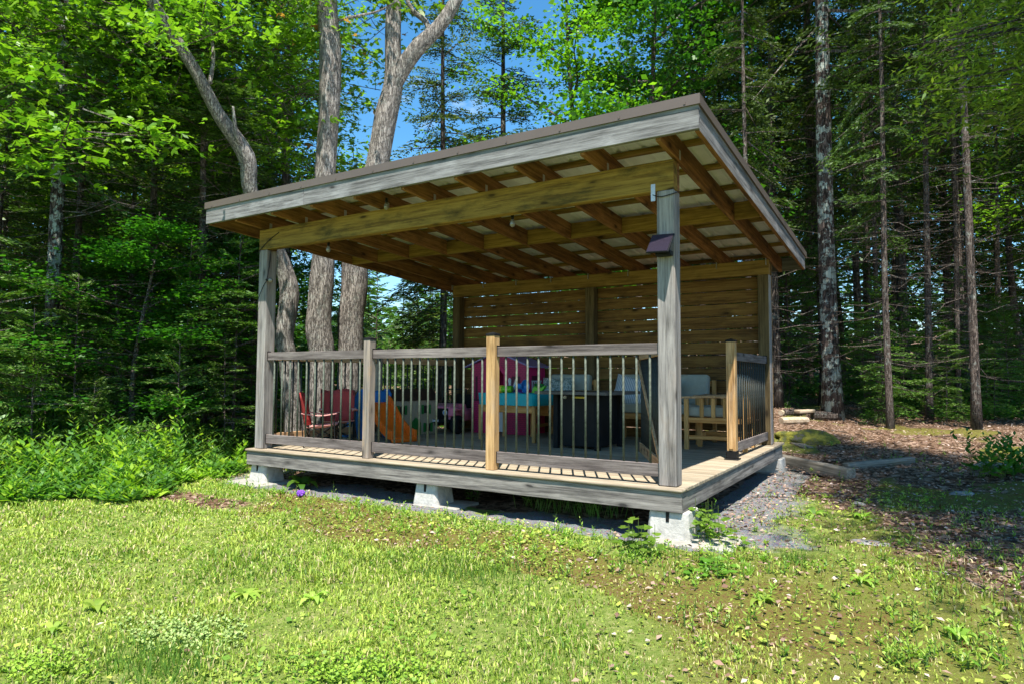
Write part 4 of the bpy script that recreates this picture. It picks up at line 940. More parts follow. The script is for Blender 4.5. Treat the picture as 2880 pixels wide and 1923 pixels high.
m1 = custom_tree('maple_tree', [gnd(845, d1), px(828, 1180, d1), px(808, 1000, d1), px(800, 950, d1), px(815, 830, d1), px(797, 750, d1), px(768, 680, d1 - .1), px(706, 540, d1 - .3), px(693, 440, d1 - .4), px(613, 320, d1 - .5), px(552, 205, d1 - .6), px(478, 85, d1 - .7), px(425, 0, d1 - .8), px(330, -180, d1 - 1), px(200, -520, d1 - 1)],
    [.21, .15, .12, .125, .135, .12, .115, .10, .115, .085, .075, .07, .065, .05, .02], 'curved grey maple trunk leaning left above the roof, leftmost of the three behind the deck',
    branches=[([px(590, 235, 9.7), px(600, 150, 9.8), px(585, 60, 9.9), px(560, -120, 10)], [.03, .022, .018, .01]), ([px(690, 430, 9.8), px(665, 380, 9.6), px(655, 300, 9.5)], [.05, .03, .015])])
m2 = custom_tree('maple_tree', [gnd(900, d2), px(897, 1180, d2), px(905, 1000, d2), px(897, 930, d2), px(900, 870, d2), px(905, 800, d2), px(912, 720, d2), px(915, 600, d2), px(916, 480, d2), px(926, 300, d2), px(928, 150, d2), px(918, 0, d2), px(925, -200, d2), px(940, -600, d2)],
    [.25, .19, .18, .185, .175, .18, .165, .155, .15, .155, .165, .155, .12, .04], 'thick straight grey maple trunk in the middle of the three behind the deck',
    branches=[([px(935, 60, d2), px(1010, 45, d2 - .1), px(1080, 25, d2), px(1180, -40, d2)], [.03, .02, .015, .008])])
m3 = custom_tree('maple_tree', [gnd(985, d3), px(975, 1180, d3), px(985, 1000, d3), px(987, 900, d3), px(997, 820, d3), px(1003, 720, d3), px(1035, 590, d3), px(1062, 465, d3), px(1085, 330, d3), px(1106, 235, d3), px(1104, 130, d3), px(1106, 40, d3), px(1112, -80, d3), px(1100, -400, d3)],
    [.25, .19, .18, .195, .20, .20, .195, .175, .18, .15, .13, .125, .10, .03], 'thick grey maple trunk forking in two above the roof',
    branches=[([px(1100, 255, d3), px(1135, 190, d3 - .1), px(1180, 130, d3 - .2), px(1240, 70, d3 - .2), px(1300, -30, d3 - .2), px(1380, -200, d3)], [.13, .135, .13, .11, .095, .05]),
              ([px(1215, 100, d3 - .1), px(1195, 60, d3), px(1160, 30, d3), px(1140, -10, d3)], [.05, .045, .04, .03])])
def sprays(root, boxes, c0, c1, leaf, lobes=3, other=None, p=0, twig=True, nleaf=30, stems_name='twigs'):
    """leafy sprays: boxes of (u0,u1,v0,v1,d0,d1,count) give where the sprays hang"""
    o0 = np.array(root.location); P = []; st = MB()
    for (u0, u1, v0, v1, da, db, cnt) in boxes:
        for _ in range(cnt):
            c = np.array(at(rs.uniform(u0, u1), rs.uniform(v0, v1), rs.uniform(da, db))) - o0; a = rs.rand() * 6.28; L = rs.uniform(.5, 1.1)
            dr = np.array([math.cos(a), math.sin(a), rs.uniform(-.35, .05)]); sd_ = np.array([-math.sin(a), math.cos(a), 0])
            n = int(nleaf * rs.uniform(.7, 1.4)); t = rs.rand(n) ** .7
            P.append(c + np.outer(t * L, dr) + np.outer(rs.randn(n) * .22 * (.4 + t), sd_) + rnd(n, .05))
            st.tube([tuple(c - dr * .5 - np.array([0, 0, -.05])), tuple(c), tuple(c + dr * L * .8)], [.009, .007, .002], 3, cap=False)
    P = np.concatenate(P); build_leaves(root, P, c0, c1, leaf, lobes, other, p, up=.4); st.build(stems_name, M['barkthin'], root, recalc=False)
sprays(m1, [(200, 760, -500, 60, 9.5, 12.5, 90), (100, 560, 0, 420, 10.4, 13.5, 110), (560, 900, 60, 420, 10.6, 13, 90), (-150, 300, -300, 300, 9.5, 13, 70), (150, 480, 330, 470, 8.5, 9.6, 12), (300, 620, -60, 160, 8.5, 9.6, 14)], (.08, .18, .012), (.20, .32, .022), .095, nleaf=34)
sprays(m2, [(720, 900, -500, 60, 9.6, 12, 40), (760, 900, 60, 460, 10.8, 12.5, 34), (940, 1070, -400, 60, 10.5, 12.5, 34), (940, 1060, 40, 480, 11.5, 13, 22)], (.08, .18, .012), (.20, .31, .02), .095, other=(.30, .14, .05), p=.05)
sprays(m3, [(1050, 1400, -700, -60, 10, 12, 50), (950, 1060, 440, 560, 12, 13, 8), (1120, 1200, -50, 40, 11, 12, 8)], (.07, .17, .012), (.16, .26, .02), .095)

LB = 'left of the pavilion'
def T(kind, u, d, s, label, group=None, **k): x, y, z = D(u, d); return tree(kind, x, y, s, label, group, **k)
T('sC', 128, 11.6, 1.18, 'dark spruce trunk with pale lichen patches, nearest tree at far left', bark=M['barkr'])
T('sE', 571, 12.5, .95, 'slender straight conifer trunk passing just left of the roof corner')
T('sA', 798, 14.6, .95, 'straight grey spruce trunk between the leaning maple and the middle maple')
T('sC', 735, 16, .85, 'very thin trunk just right of the leaning maple above the roof')
T('sC', 407, 13.5, .95, 'thin conifer midway between the big lichened spruce and the roof corner')
T('sD', 1240, 14.5, .90, 'dark spruce with long boughs behind the forked maple')
T('sA', 1410, 17.5, .95, 'dark spruce with a broad crown above the middle of the roof')
T('sB', 2338, 14.0, 1.25, 'thick dark trunk with white lichen patches standing right of the pavilion', bark=M['barkr'], rz_=1)
T('sA', 2306, 16.2, 1.1, 'broad dark trunk close behind the white-patched one right of the pavilion')
T('sE', 2742, 12.8, .95, 'straight slender trunk near the right edge of the view')
T('sE', 2613, 14.6, .85, 'thin reddish-grey trunk midway between the white-patched trunk and the right edge')
T('sB', 2182, 15.5, .9, 'spruce rising behind the right slope of the roof')
T('sE', 1977, 16, 1.05, 'slim trunk rising directly behind the highest roof corner')
T('bB', 1790, 15.0, 1.15, 'leafy green broadleaf tree above the right part of the roof', sz=1.2)
T('bA', 1620, 17.0, 1.0, 'bright broadleaf tree left of the highest roof corner')
T('bB', 1940, 19.0, 1.2, 'broadleaf tree filling the gap behind the highest roof corner')
# big overhanging hemlock on the right, out of which boughs reach into the view
TPL_SAVE = TPL
def hemlock():
    bx, by = 4.6, 1.3; root = empty('hemlock_tree', (bx, by, float(H(bx, by)) - .05), 0, 'green hemlock whose bright boughs reach in at the top right corner', 'tree')
    m = MB().tube([(0, 0, z) for z in range(0, 12)], [.17 - .013 * z for z in range(12)], 9, flute=.1); P = []; Dv = []; N = []
    ends = [(at(rs.uniform(2480, 2960), rs.uniform(-120, 260), rs.uniform(5.6, 8.2)), 1) for _ in range(30)] + [((bx + math.cos(a) * rs.uniform(1, 2.3), by + math.sin(a) * rs.uniform(1, 2.3), 3.2 + 7 * rs.rand()), 0) for a in rs.rand(12) * 6.28]
    for e, _ in ends:
        e = Vector(e) - Vector(root.location); st = Vector((0, 0, max(1.5, min(10.5, e.z - .1 + rs.uniform(-.3, .5))))); d = e - st; L = d.length; a = math.atan2(d.y, d.x); up = math.asin(max(-1, min(1, d.z / L)))
        tp, td = TPL[rs.randint(6)]; tp = tp.copy(); tp[:, 1] *= .55; p = tp * L; dd_ = td.copy(); c_, s_ = math.cos(up), math.sin(up)
        p = np.stack([p[:, 0] * c_ - p[:, 2] * s_, p[:, 1], p[:, 0] * s_ + p[:, 2] * c_], 1); p = rotz(p, a) + np.array(st); p = np.repeat(p, 3, 0) + rnd(len(p) * 3, .05)
        P.append(p); Dv.append(np.repeat(rotz(dd_, a), 3, 0) + rnd(len(p), .3)); m.tube([st, st.lerp(e, .5) + Vector((0, 0, .05)), e], [.025, .015, .003], 4, cap=False)
    m.build('trunk', M['barks'], root, smooth_=True, recalc=False); P = np.concatenate(P); Dv = np.concatenate(Dv)
    V, F = leaves(P, Dv, np.tile([0, 0, 1.], (len(P), 1)) + rnd(len(P), .35), .085 * rs.uniform(.6, 1.2, len(P)), .022)
    quads('crown', V, F, tintcols(len(P), (.07, .17, .02), (.18, .32, .035), other=(.25, .38, .06), p=.2), M['needle'], root)
hemlock()
tree('sB', 4.6, -1.9, 1.2, 'spruce standing just outside the right edge that shades the ground', rz_=2.0)
# forest rows
taken = [tuple(D(u, d)[:2]) for u, d in ((128, 11.6), (571, 12.5), (798, 14.6), (735, 16), (407, 13.5), (1240, 14.5), (1410, 17.5), (2338, 14), (2306, 16.2), (2742, 12.8), (2613, 14.6), (2182, 15.5), (1977, 16), (1790, 15), (1620, 17), (1940, 19))]
ORD = ['leftmost', 'second', 'third', 'fourth', 'fifth', 'sixth', 'seventh', 'eighth', 'ninth', 'tenth', 'eleventh', 'twelfth', 'thirteenth', 'fourteenth', 'fifteenth', 'sixteenth', 'seventeenth', 'eighteenth', 'nineteenth', 'twentieth']
def scatter(n, ur, dr, kinds, sr, label, group, mind=1.0, cat='tree'):
    made = []
    k = 0; t = 0
    while k < n and t < 4000:
        t += 1; u = rs.uniform(*ur); d = rs.uniform(*dr); x, y, z = D(u, d)
        if (-7.2 if cat == 'tree' else -5.9) < x < 1.8 and -1.2 < y < 5.6: continue
        if y < -1.0 and cat == 'tree' and x > -9: continue
        if 2215 < u < 2420 and d < 19.5: continue
        if any((x - a) ** 2 + (y - b) ** 2 < mind ** 2 for a, b in taken): continue
        taken.append((x, y)); q_ = rs.uniform(*sr); o = tree(kinds[rs.randint(len(kinds))], x, y, q_, label, group, cat=cat, sz=(.95 if u > 2000 and d < 19 and cat == 'tree' else q_ * (.58 if d < 15 and cat == 'tree' else .72 if d < 19 and cat == 'tree' else 1))); k += 1; made.append((proj(x, y, 1.0)[0], o))
    made.sort(key=lambda q: q[0]); vis = [o for u_, o in made if -30 < u_ < 2910]
    if len(vis) <= 20:
        for i_, o in enumerate(vis):
            o['label'] = (ORD[i_] + ' ' + label) if i_ == 0 else (ORD[i_] + ' from the left: ' + label)
scatter(12, (-420, 660), (11, 16), ['sC', 'sA', 'sE', 'sD', 'sC'], (.8, 1.1), 'conifer trunk in the near left woods', 'conifers in the near left woods', 1.2)
scatter(9, (-400, 700), (12, 19), ['bA', 'bC', 'bB'], (.8, 1.1), 'bright broadleaf tree in the left woods', 'broadleaf trees in the left woods', 1.5)
scatter(10, (330, 720), (9.8, 14), ['bB', 'bB', 'bA'], (.5, .68), 'low leafy tree at the left woods edge', 'low broadleaf trees at the left woods edge', 1.0)
scatter(22, (-400, 700), (16, 30), ['sA', 'sB', 'sD', 'sE', 'sF'], (.85, 1.2), 'distant conifer deep in the left woods', 'conifers deep in the left woods', 1.5)
scatter(8, (-300, 700), (20, 30), ['bA', 'bC', 'bB'], (.9, 1.2), 'distant broadleaf tree in the left woods', 'broadleaf trees deep in the left woods', 1.8)
scatter(15, (2080, 3350), (12.5, 18), ['sE', 'sC', 'sE', 'sC', 'sC'], (.6, .85), 'conifer trunk in the near right woods', 'conifers in the near right woods', 1.1)
scatter(32, (1700, 3350), (17, 31), ['sE', 'sB', 'sA', 'sE', 'sC', 'sD'], (.85, 1.2), 'distant conifer deep in the right woods', 'conifers deep in the right woods', 1.4)
scatter(12, (1650, 3300), (20, 34), ['bA', 'bC', 'bB'], (.9, 1.3), 'distant broadleaf tree in the right woods', 'broadleaf trees in the right woods', 1.8)
scatter(4, (1480, 1720), (20, 32), ['sD', 'sA', 'bB', 'bA'], (.7, .9), 'tree behind the middle of the pavilion roof', 'trees behind the middle of the roof', 1.5)
scatter(9, (880, 1420), (22, 36), ['sF', 'sD'], (.32, .5), 'small far-off spruce between maples and plank wall', 'small far spruces behind the deck', 1.5)
scatter(6, (1040, 1420), (13, 19), ['fC'], (.9, 1.3), 'young fir behind the left end of the plank wall', 'young firs behind the deck', 1.2, 'sapling')
scatter(7, (830, 1150), (14, 19), ['fC', 'fA'], (.8, 1.3), 'young fir between the maple trunks', 'young firs between the maple trunks', 1.0, 'sapling')
# saplings
scatter(32, (-150, 640), (9.6, 12.8), ['fA', 'fC', 'fA', 'fB'], (.8, 1.2), 'young fir in the left thicket', 'young firs in the left thicket', .55, 'sapling')
scatter(9, (560, 720), (9.6, 13), ['fC', 'fA', 'fC'], (.9, 1.4), 'young fir behind the front left post', 'young firs behind the front left post', .6, 'sapling')
scatter(6, (2200, 2290), (15.5, 19), ['fC', 'fA'], (.9, 1.5), 'young fir just right of the plank wall', 'young firs right of the plank wall', .6, 'sapling')
scatter(24, (2400, 3050), (13.8, 20), ['fA', 'fC', 'fC'], (.6, 1.1), 'small fir on the dim forest floor at right', 'small firs on the right forest floor', .8, 'sapling')
# ------------------------------------------------------------------ far woods (reads as one mass)
def far_woods():
    P = []; Cc = []
    n = 120000
    u = rs.uniform(-1500, 4600, n); d = rs.uniform(33, 60, n)
    a = np.array([D(q, 1.0) for q in np.linspace(-1500, 4600, 200)]); ux = np.interp(u, np.linspace(-1500, 4600, 200), a[:, 0]) - CAM[0]; uy = np.interp(u, np.linspace(-1500, 4600, 200), a[:, 1]) - CAM[1]
    x = CAM[0] + ux * d; y = CAM[1] + uy * d
    top = np.where((u > 660) & (u < 1540), 4.6, 17) + 2.0 * fn(u, d * 0, .02, 3) + 1.6 * fn(u, u * 0, .06, 1)
    z = H(x, y) + rs.rand(n) ** 1.6 * top
    keep = fn(x * .45, y * .45 + z * .5, 1.0, 4) > np.where(z - H(x, y) < 4, -2, -.62)
    P = np.stack([x, y, z], 1)[keep]; n = len(P)
    a = rs.rand(n) * 6.28; Dv = np.stack([np.cos(a), np.sin(a), rs.uniform(-.6, .2, n)], 1)
    V, F = leaves(P, Dv, np.tile([0, -.3, 1.], (n, 1)) + rnd(n, .5), rs.uniform(.35, .8, n), rs.uniform(.2, .4, n))
    t = np.clip(.5 + .5 * fn(P[:, 0] * .25, P[:, 1] * .25 + P[:, 2] * .3, 1, 8) + rs.randn(n) * .15, 0, 1)[:, None]
    C = np.array(NG0) * (1 - t) + np.array(LG0) * t
    o = quads('far_woods', V, F, np.repeat(C, 4, 0), M['leaf']); o['kind'] = 'stuff'; o['label'] = 'dense green woodland closing off the background'; return o
far_woods()

# ------------------------------------------------------------------ low plants: stuff
def in_view(x, y, z, m=60):
    U, Vv, zz = proj(x, y, z); return (zz > .3) & (U > -m) & (U < 2880 + m) & (Vv < 1923 + m * 2)
def lawn():
    Vs = []; Fs = []; Cs = []; off = 0
    # (xmin,xmax,ymin,ymax,density)
    n = 1600000; x = rs.uniform(-8.5, 4.2, n); y = rs.uniform(-4.4, 2.6, n)
    dist = np.hypot(x - CAM[0], y - CAM[1]); z = H(x, y) + .012 * fn(x, y, 14, 2) + .006 * fn(x, y, 31, 4)
    g, l, m, t = zones(x, y)
    dens = np.clip(1.0 / np.maximum(dist / 2.3, 1) ** 1.2, 0, 1) * (1 - .985 * g) * (1 - .80 * l) * (1 - .35 * m) * (1 - .93 * t) * (1 - .42 * smooth(.1, 1.4, x + .35 * (y + 2.5) + .4 * fn(x, y, 2.5, 3))) * (1 - .45 * smooth(-1.7, -1.1, y + .12 * x) * smooth(-4, -2, x))
    dens *= .5 + .5 * smooth(-.3, .5, fn(x, y, 2.1, 7) + .7 * fn(x, y, 7, 2) + .5 * fn(x, y, 17, 5))
    keep = (rs.rand(n) < dens) & in_view(x, y, z) & (dist > .9)
    keep &= ~((x > -5.1) & (x < .15) & (y > -.1))
    x, y, z, m, dist = x[keep], y[keep], z[keep], m[keep], dist[keep]; n = len(x)
    tall = np.where(fn(x, y, 1.1, 11) > .55, 1.6, 1.0) * (1 - .55 * m)
    h = rs.uniform(.014, .055, n) * tall * (.8 + .5 * fn(x, y, 4, 8)); w_ = rs.uniform(.0016, .0032, n) * np.maximum(1, dist / 3.0)
    a = rs.rand(n) * 6.283; lean = rs.uniform(.1, .9, n); bx, by = np.cos(a), np.sin(a)
    b2 = a + 1.57 + rs.randn(n) * .5; sx, sy = np.cos(b2) * w_, np.sin(b2) * w_
    P0 = np.stack([x, y, z - .004], 1); S = np.stack([sx, sy, sx * 0], 1)
    mid = P0 + np.stack([bx * h * lean * .35, by * h * lean * .35, h * .6], 1); tip = P0 + np.stack([bx * h * lean, by * h * lean, h * (1 - .35 * lean)], 1)
    V = np.stack([P0 - S, P0 + S, mid + S * .8, mid - S * .8, tip], 1).reshape(-1, 3)
    k = np.arange(n) * 5; q = np.stack([k, k + 1, k + 2, k + 3], 1); t3 = np.stack([k + 3, k + 2, k + 4, k + 4], 1)
    c0, c1 = np.array((.09, .19, .015)), np.array((.46, .53, .09)); tt = np.clip(.5 + .35 * fn(x, y, 1.7, 4) + rs.randn(n) * .28, 0, 1)[:, None]
    C = c0 * (1 - tt) + c1 * tt; br = rs.rand(n) < (.18 + .5 * m * (fn(x, y, 5, 3) > -.1)); C[br] = np.array((.46, .38, .20)) * (1 + .25 * rs.randn(br.sum(), 1)); rd = rs.rand(n) < .35 * m; C[rd] = np.array((.13, .055, .022))
    C = np.repeat(np.clip(C, .01, 1), 5, 0)
    # as triangles+quads: build quads only, tip as thin quad
    V2 = np.concatenate([V], 0); tipdup = V.reshape(n, 5, 3)[:, 4] + S * .08
    V6 = np.concatenate([V.reshape(n, 5, 3), tipdup[:, None]], 1).reshape(-1, 3); k = np.arange(n) * 6
    F = np.concatenate([np.stack([k, k + 1, k + 2, k + 3], 1), np.stack([k + 3, k + 2, k + 5, k + 4], 1)])
    C6 = np.repeat(C.reshape(n, 5, 3)[:, 0], 6, 0)
    o = quads('grass', V6, F, C6, M['grass']); o['kind'] = 'stuff'; o['label'] = 'short sunlit lawn grass'
lawn()
def clover():
    n = 420000; x = rs.uniform(-8.5, 4.2, n); y = rs.uniform(-4.3, 3.5, n); dist = np.hypot(x - CAM[0], y - CAM[1]); z = H(x, y)
    g, l, m, t = zones(x, y); pt = smooth(.0, .6, fn(x, y, .8, 21) + .35 * fn(x, y, 3, 6))
    dens = (.12 + .75 * pt) * np.clip((3.0 / np.maximum(dist, 3)) ** .8, 0, 1) * (1 - .96 * g) * (1 - .75 * l) * (1 - .3 * m) * (1 - .9 * t) * .62
    keep = (rs.rand(n) < dens) & in_view(x, y, z) & (dist > .9) & ~((x > -5.1) & (x < .15) & (y > -.1))
    x, y, z, dist = x[keep], y[keep], z[keep], dist[keep]; n = len(x)
    P = np.stack([x, y, z + rs.uniform(.010, .035, n)], 1); a = rs.rand(n) * 6.28
    Dv = np.stack([np.cos(a), np.sin(a), rs.uniform(-.2, .5, n)], 1); L = rs.uniform(.010, .026, n) * np.where(rs.rand(n) < .12, 1.9, 1)
    V, F = leaves(P, Dv, np.tile([0, 0, 1.], (n, 1)) + rnd(n, .35), L, L * rs.uniform(.5, .95, n), .5)
    tt = np.clip(.5 + .4 * fn(x, y, .9, 31) + rs.randn(n) * .25, 0, 1)[:, None]; C = np.array((.13, .28, .03)) * (1 - tt) + np.array((.54, .62, .12)) * tt
    o = quads('clover', V, F, np.repeat(C, 4, 0), M['grass']); o['kind'] = 'stuff'; o['label'] = 'small clover and weed leaves scattered through the lawn'
clover()
def litter():
    n = 150000; x = rs.uniform(-9, 6, n); y = rs.uniform(-3.6, 14, n); z = H(x, y); dist = np.hypot(x - CAM[0], y - CAM[1]); g, l, m, t = zones(x, y)
    dens = np.clip(.95 * l + .26 * m + .30 * g + .35 * t + .012, 0, 1) * np.clip(7 / dist, 0, 1)
    keep = (rs.rand(n) < dens) & in_view(x, y, z) & ~((x > -5.0) & (x < .05) & (y > -.05) & (y < 4.2)) & (dist > 1)
    x, y, z, dist = x[keep], y[keep], z[keep], dist[keep]; n = len(x); a = rs.rand(n) * 6.28
    P = np.stack([x, y, z + rs.uniform(.008, .022, n)], 1); Dv = np.stack([np.cos(a), np.sin(a), rs.uniform(-.15, .35, n)], 1); L = rs.uniform(.015, .052, n)
    V, F = leaves(P, Dv, np.tile([0, 0, 1.], (n, 1)) + rnd(n, .45), L, L * rs.uniform(.3, .7, n), .5, .18)
    C = tintcols(n, (.16, .085, .055), (.42, .29, .22), other=(.50, .40, .34), p=.15)
    o = quads('leaf_litter', V, F, C, M['litter']); o['kind'] = 'stuff'; o['label'] = 'dry pinkish-brown fallen leaves'
litter()
def stem_plant_arrays(x, y, z, h, nl, L, Wf, up, c0, c1, bend=.15):
    """one leafy stem -> leaf arrays"""
    t = np.linspace(.12, 1, nl); a = np.arange(nl) * 2.4 + rs.rand() * 6; bx, by = rs.randn(2) * bend * h
    P = np.stack([x + bx * t * t, y + by * t * t, z + h * t], 1); Dv = np.stack([np.cos(a), np.sin(a), up + .5 * t], 1)
    ll = L * (1.1 - .55 * t) * rs.uniform(.8, 1.2, nl); V, F = leaves(P, Dv, np.tile([0, 0, 1.], (nl, 1)) + rnd(nl, .3), ll, ll * Wf, .45)
    s = .003; st = np.array([[x - s, y, z], [x + s, y, z], [x + bx + s * .3, y + by, z + h], [x + bx - s * .3, y + by, z + h]])
    C = tintcols(nl, c0, c1); V = np.concatenate([V, st]); F = np.concatenate([F, [[4 * nl, 4 * nl + 1, 4 * nl + 2, 4 * nl + 3]]]); C = np.concatenate([C, np.tile([.10, .15, .04], (4, 1))])
    return V, F, C
def gather(name, items, label=None, mat='leaf', kind='stuff', **k):
    Vs, Fs, Cs, off = [], [], [], 0
    for V, F, C in items: Vs.append(V); Fs.append(F + off); Cs.append(C); off += len(V)
    o = quads(name, np.concatenate(Vs), np.concatenate(Fs), np.concatenate(Cs), M[mat])
    if kind: o['kind'] = kind
    if label: o['label'] = label
    return o
# thick weeds along the left edge
items = []; k = 0
ul = np.linspace(-200, 720, 47); dl = [math.hypot(*(np.array(G(q, 1425 - .05 * q - 60 * float(smooth(430, 700, q)) - 22 * float(fn(q, 0, .012, 3))))[:2] - CAM[:2])) for q in ul]
while k < 2100:
    u = rs.uniform(-190, 690); d0 = float(np.interp(u, ul, dl)); d = d0 + 3.0 * rs.rand() ** 1.1
    x, y, z = D(u, d)
    if x > -5.5 and y > -.7: continue
    q_ = min(1, (d - d0) / 1.0); hh = .5 + .5 * float(fn(x, y, 1.3, 2)) + .25 * float(fn(x, y, 4, 7))
    h = (.16 + .84 * q_) * rs.uniform(.25, .75) * (.55 + .75 * hh) * (.55 if u > 560 else .75 if u > 420 else 1.0 if u > 250 else 1.35)
    if rs.rand() < .06: h *= 1.45
    c = (((.10, .24, .02), (.22, .38, .04)), ((.15, .30, .02), (.34, .48, .05)), ((.07, .18, .04), (.15, .29, .06)), ((.05, .13, .02), (.12, .25, .04)))[rs.randint(4)]
    big = rs.rand() < .3
    items.append(stem_plant_arrays(x, y, z, h, int(8 + 16 * h), .17 if big else .12, .42 if big else .2, rs.uniform(.05, .5), *c)); k += 1
gather('undergrowth', items, 'thick sunlit leafy weeds along the left edge of the lawn')
# low seedlings in the shade at right and round the pavilion
items = []
for _ in range(2600):
    r_ = rs.rand()
    u = rs.uniform(1900, 2900) if r_ < .5 else rs.uniform(500, 2180); v = rs.uniform(1230, 1900) if r_ < .5 else rs.uniform(1370, 1640)
    x, y, z = G(u, v); g, l, m, t = zones(np.array([x]), np.array([y]))
    if (-5.1 < x < .15 and y > -.15 and y < 4.3) or (g[0] > .6 and rs.rand() < .8): continue
    if rs.rand() > .25 + .9 * float(smooth(-.2, .5, fn(x, y, 2.3, 14) + .4 * fn(x, y, 7, 1))): continue
    h = rs.uniform(.02, .10) * (1.35 if rs.rand() < .1 else 1); items.append(stem_plant_arrays(x, y, z, h, rs.randint(4, 9), rs.uniform(.022, .055), rs.uniform(.22, .5), rs.uniform(.1, .9), (.11, .21, .02), (.36, .44, .08)))
for _ in range(520):
    x = rs.uniform(-5.2, .9); y = -.22 - .75 * rs.rand() ** 1.5 - .05 * rs.rand()
    if fn(x, y, 1.9, 12) < -.25: continue
    z = float(H(x, y)); h = rs.uniform(.02, .09) * (2.2 if rs.rand() < .09 else 1)
    items.append(stem_plant_arrays(x, y, z, h, rs.randint(4, 10), rs.uniform(.025, .06), rs.uniform(.15, .4), rs.uniform(.3, 1.2), (.11, .23, .02), (.32, .44, .07)))
gather('seedlings', items, 'low seedlings and weeds on the shaded ground at right')
# fallen twigs
tw = MB()
for _ in range(130):
    u, v = rs.uniform(1950, 2880), rs.uniform(1200, 1750); x, y, z = G(u, v)
    if zones(np.array([x]), np.array([y]))[1][0] < .45: continue
    a = rs.rand() * 6.28; L = rs.uniform(.08, .5)
    p = [(x, y, z + .012), (x + math.cos(a) * L * .5, y + math.sin(a) * L * .5, z + .02 + rs.rand() * .02), (x + math.cos(a + .3) * L, y + math.sin(a + .3) * L, float(H(x + math.cos(a + .3) * L, y + math.sin(a + .3) * L)) + .012)]
    tw.tube(p, [.006, .005, .002], 4, cap=False)
o = tw.build('fallen_twigs', M['barkthin'], None, recalc=False); o['kind'] = 'stuff'; o['label'] = 'dry twigs fallen on the leaf litter'
# ferns/shrub mass on forest floor behind
items = []
for _ in range(1500):
    r_ = rs.rand(); u = rs.uniform(2230, 3000) if r_ < .6 else rs.uniform(-100, 1400); d = rs.uniform(14.0 if u > 2000 else 11, 26); x, y, z = D(u, d)
    if x > -7 and x < 2 and y < 5: continue
    if 2150 < u < 2430 and d < 18: continue
    items.append(stem_plant_arrays(x, y, z, rs.uniform(.1, .45) * (1 if u < 1500 else .7), rs.randint(7, 14), .14, .5, .2, (.03, .10, .015), (.08, .2, .03)))
gather('forest_undergrowth', items, 'low broadleaf undergrowth on the forest floor')

# ------------------------------------------------------------------ individual plants and ground objects
def leafy(name, label, cat, x, y, z, stems, h, nl, L, Wf, c0, c1, spread=.08, up=.3, group=None, mat='leaf'):
    it = []
    for _ in range(stems): it.append(stem_plant_arrays(rs.randn() * spread, rs.randn() * spread, 0, h * rs.uniform(.6, 1.15), nl, L, Wf, up, c0, c1, .3))
    o = gather(name, it, None, mat, None); o.location = (x, y, z - .005); return tag(o, label, cat, group)
def rosette(name, label, cat, x, y, z, n, L, Wf, c0, c1, up=(.4, 1.4), group=None):
    a = np.arange(n) * 2.4 + rs.randn(n) * .2; P = np.zeros((n, 3)); Ls = L * rs.uniform(.7, 1.1, n); U = rs.uniform(*up, n); Dv = nrm(np.stack([np.cos(a), np.sin(a), U], 1))
    seg = 5; Vs = []; Fs = []
    for i in range(n):
        S = nrm(np.cross(Dv[i], [0, 0, 1.])); base = len(Vs) * 0
        for k in range(seg + 1):
            t = k / seg; p = Dv[i] * Ls[i] * t; p[2] -= Ls[i] * .55 * t * t * t; w_ = Ls[i] * Wf * (math.sin(math.pi * min(1, t * .93 + .07)) ** .8) / 2 + .001
            Vs += [p - S * w_ + [0, 0, w_ * .35], p + S * w_ + [0, 0, w_ * .35]]
        b = i * (seg + 1) * 2; Fs += [[b + 2 * k, b + 2 * k + 1, b + 2 * k + 3, b + 2 * k + 2] for k in range(seg)]
    V = np.array(Vs); F = np.array(Fs); C = tintcols(n, c0, c1, (seg + 1) * 2); o = quads(name, V, F, C, M['leaf']); o.location = (x, y, z); return tag(o, label, cat, group)
x, y, z = G(850, 1372); rosette('leafy_plant', 'arching broad-leaved plant under the deck edge by the front left pier', 'plant', x, y - .02, z, 12, .30, .30, (.05, .16, .02), (.12, .26, .03), (.5, 1.5))
x, y, z = G(846, 1398); o = MB().lathe([(0, 0)] + [(.045 * math.sin(R(a)), .045 - .045 * math.cos(R(a))) for a in range(15, 180, 15)] + [(0, .09)], 14).build('flower_head', M['purpleflower'], None); o.location = (x, y, z + .01); o.scale = (1, 1, .75)
dm = o.modifiers.new('d', 'SUBSURF'); dm.levels = dm.render_levels = 2; tx = bpy.data.textures.new('c', 'CLOUDS'); tx.noise_scale = .02; dd = o.modifiers.new('e', 'DISPLACE'); dd.texture = tx; dd.strength = .035; tag(o, 'single purple flower ball on the gravel in front of the deck', 'flower')
def vine(label, x, y, z, n, hh, spread, leaf=.10):
    it = []
    for _ in range(n):
        px_, py_ = rs.randn(2) * spread; h = hh * rs.uniform(.2, 1); a = rs.rand() * 6.28; m = 1
        for k in range(rs.randint(2, 5)):
            b = a + k * 2.2; P = np.array([[px_ + math.cos(b) * .04, py_ + math.sin(b) * .04, h * (.4 + .2 * k)]]); Vs = []
            for ang, ls in ((0, 1), (.9, .85), (-.9, .85)):
                v, f = leaves(P, np.array([[math.cos(b + ang), math.sin(b + ang), .1]]), np.array([[0.1, -.3, 1.]]) + rnd(1, .25), np.array([leaf * ls]), np.array([leaf * .75]), .5); Vs.append(v)
            V = np.concatenate(Vs); it.append((V, np.arange(12).reshape(3, 4), tintcols(1, (.09, .20, .02), (.19, .33, .04), 12)))
        st = np.array([[px_ - .002, py_, 0], [px_ + .002, py_, 0], [px_ + .002, py_, h], [px_ - .002, py_, h]]); it.append((st, np.array([[0, 1, 2, 3]]), np.tile([.12, .18, .05], (4, 1))))
    o = gather('vine', it, None, 'leaf', None); o.location = (x, y, z); return tag(o, label, 'plant')
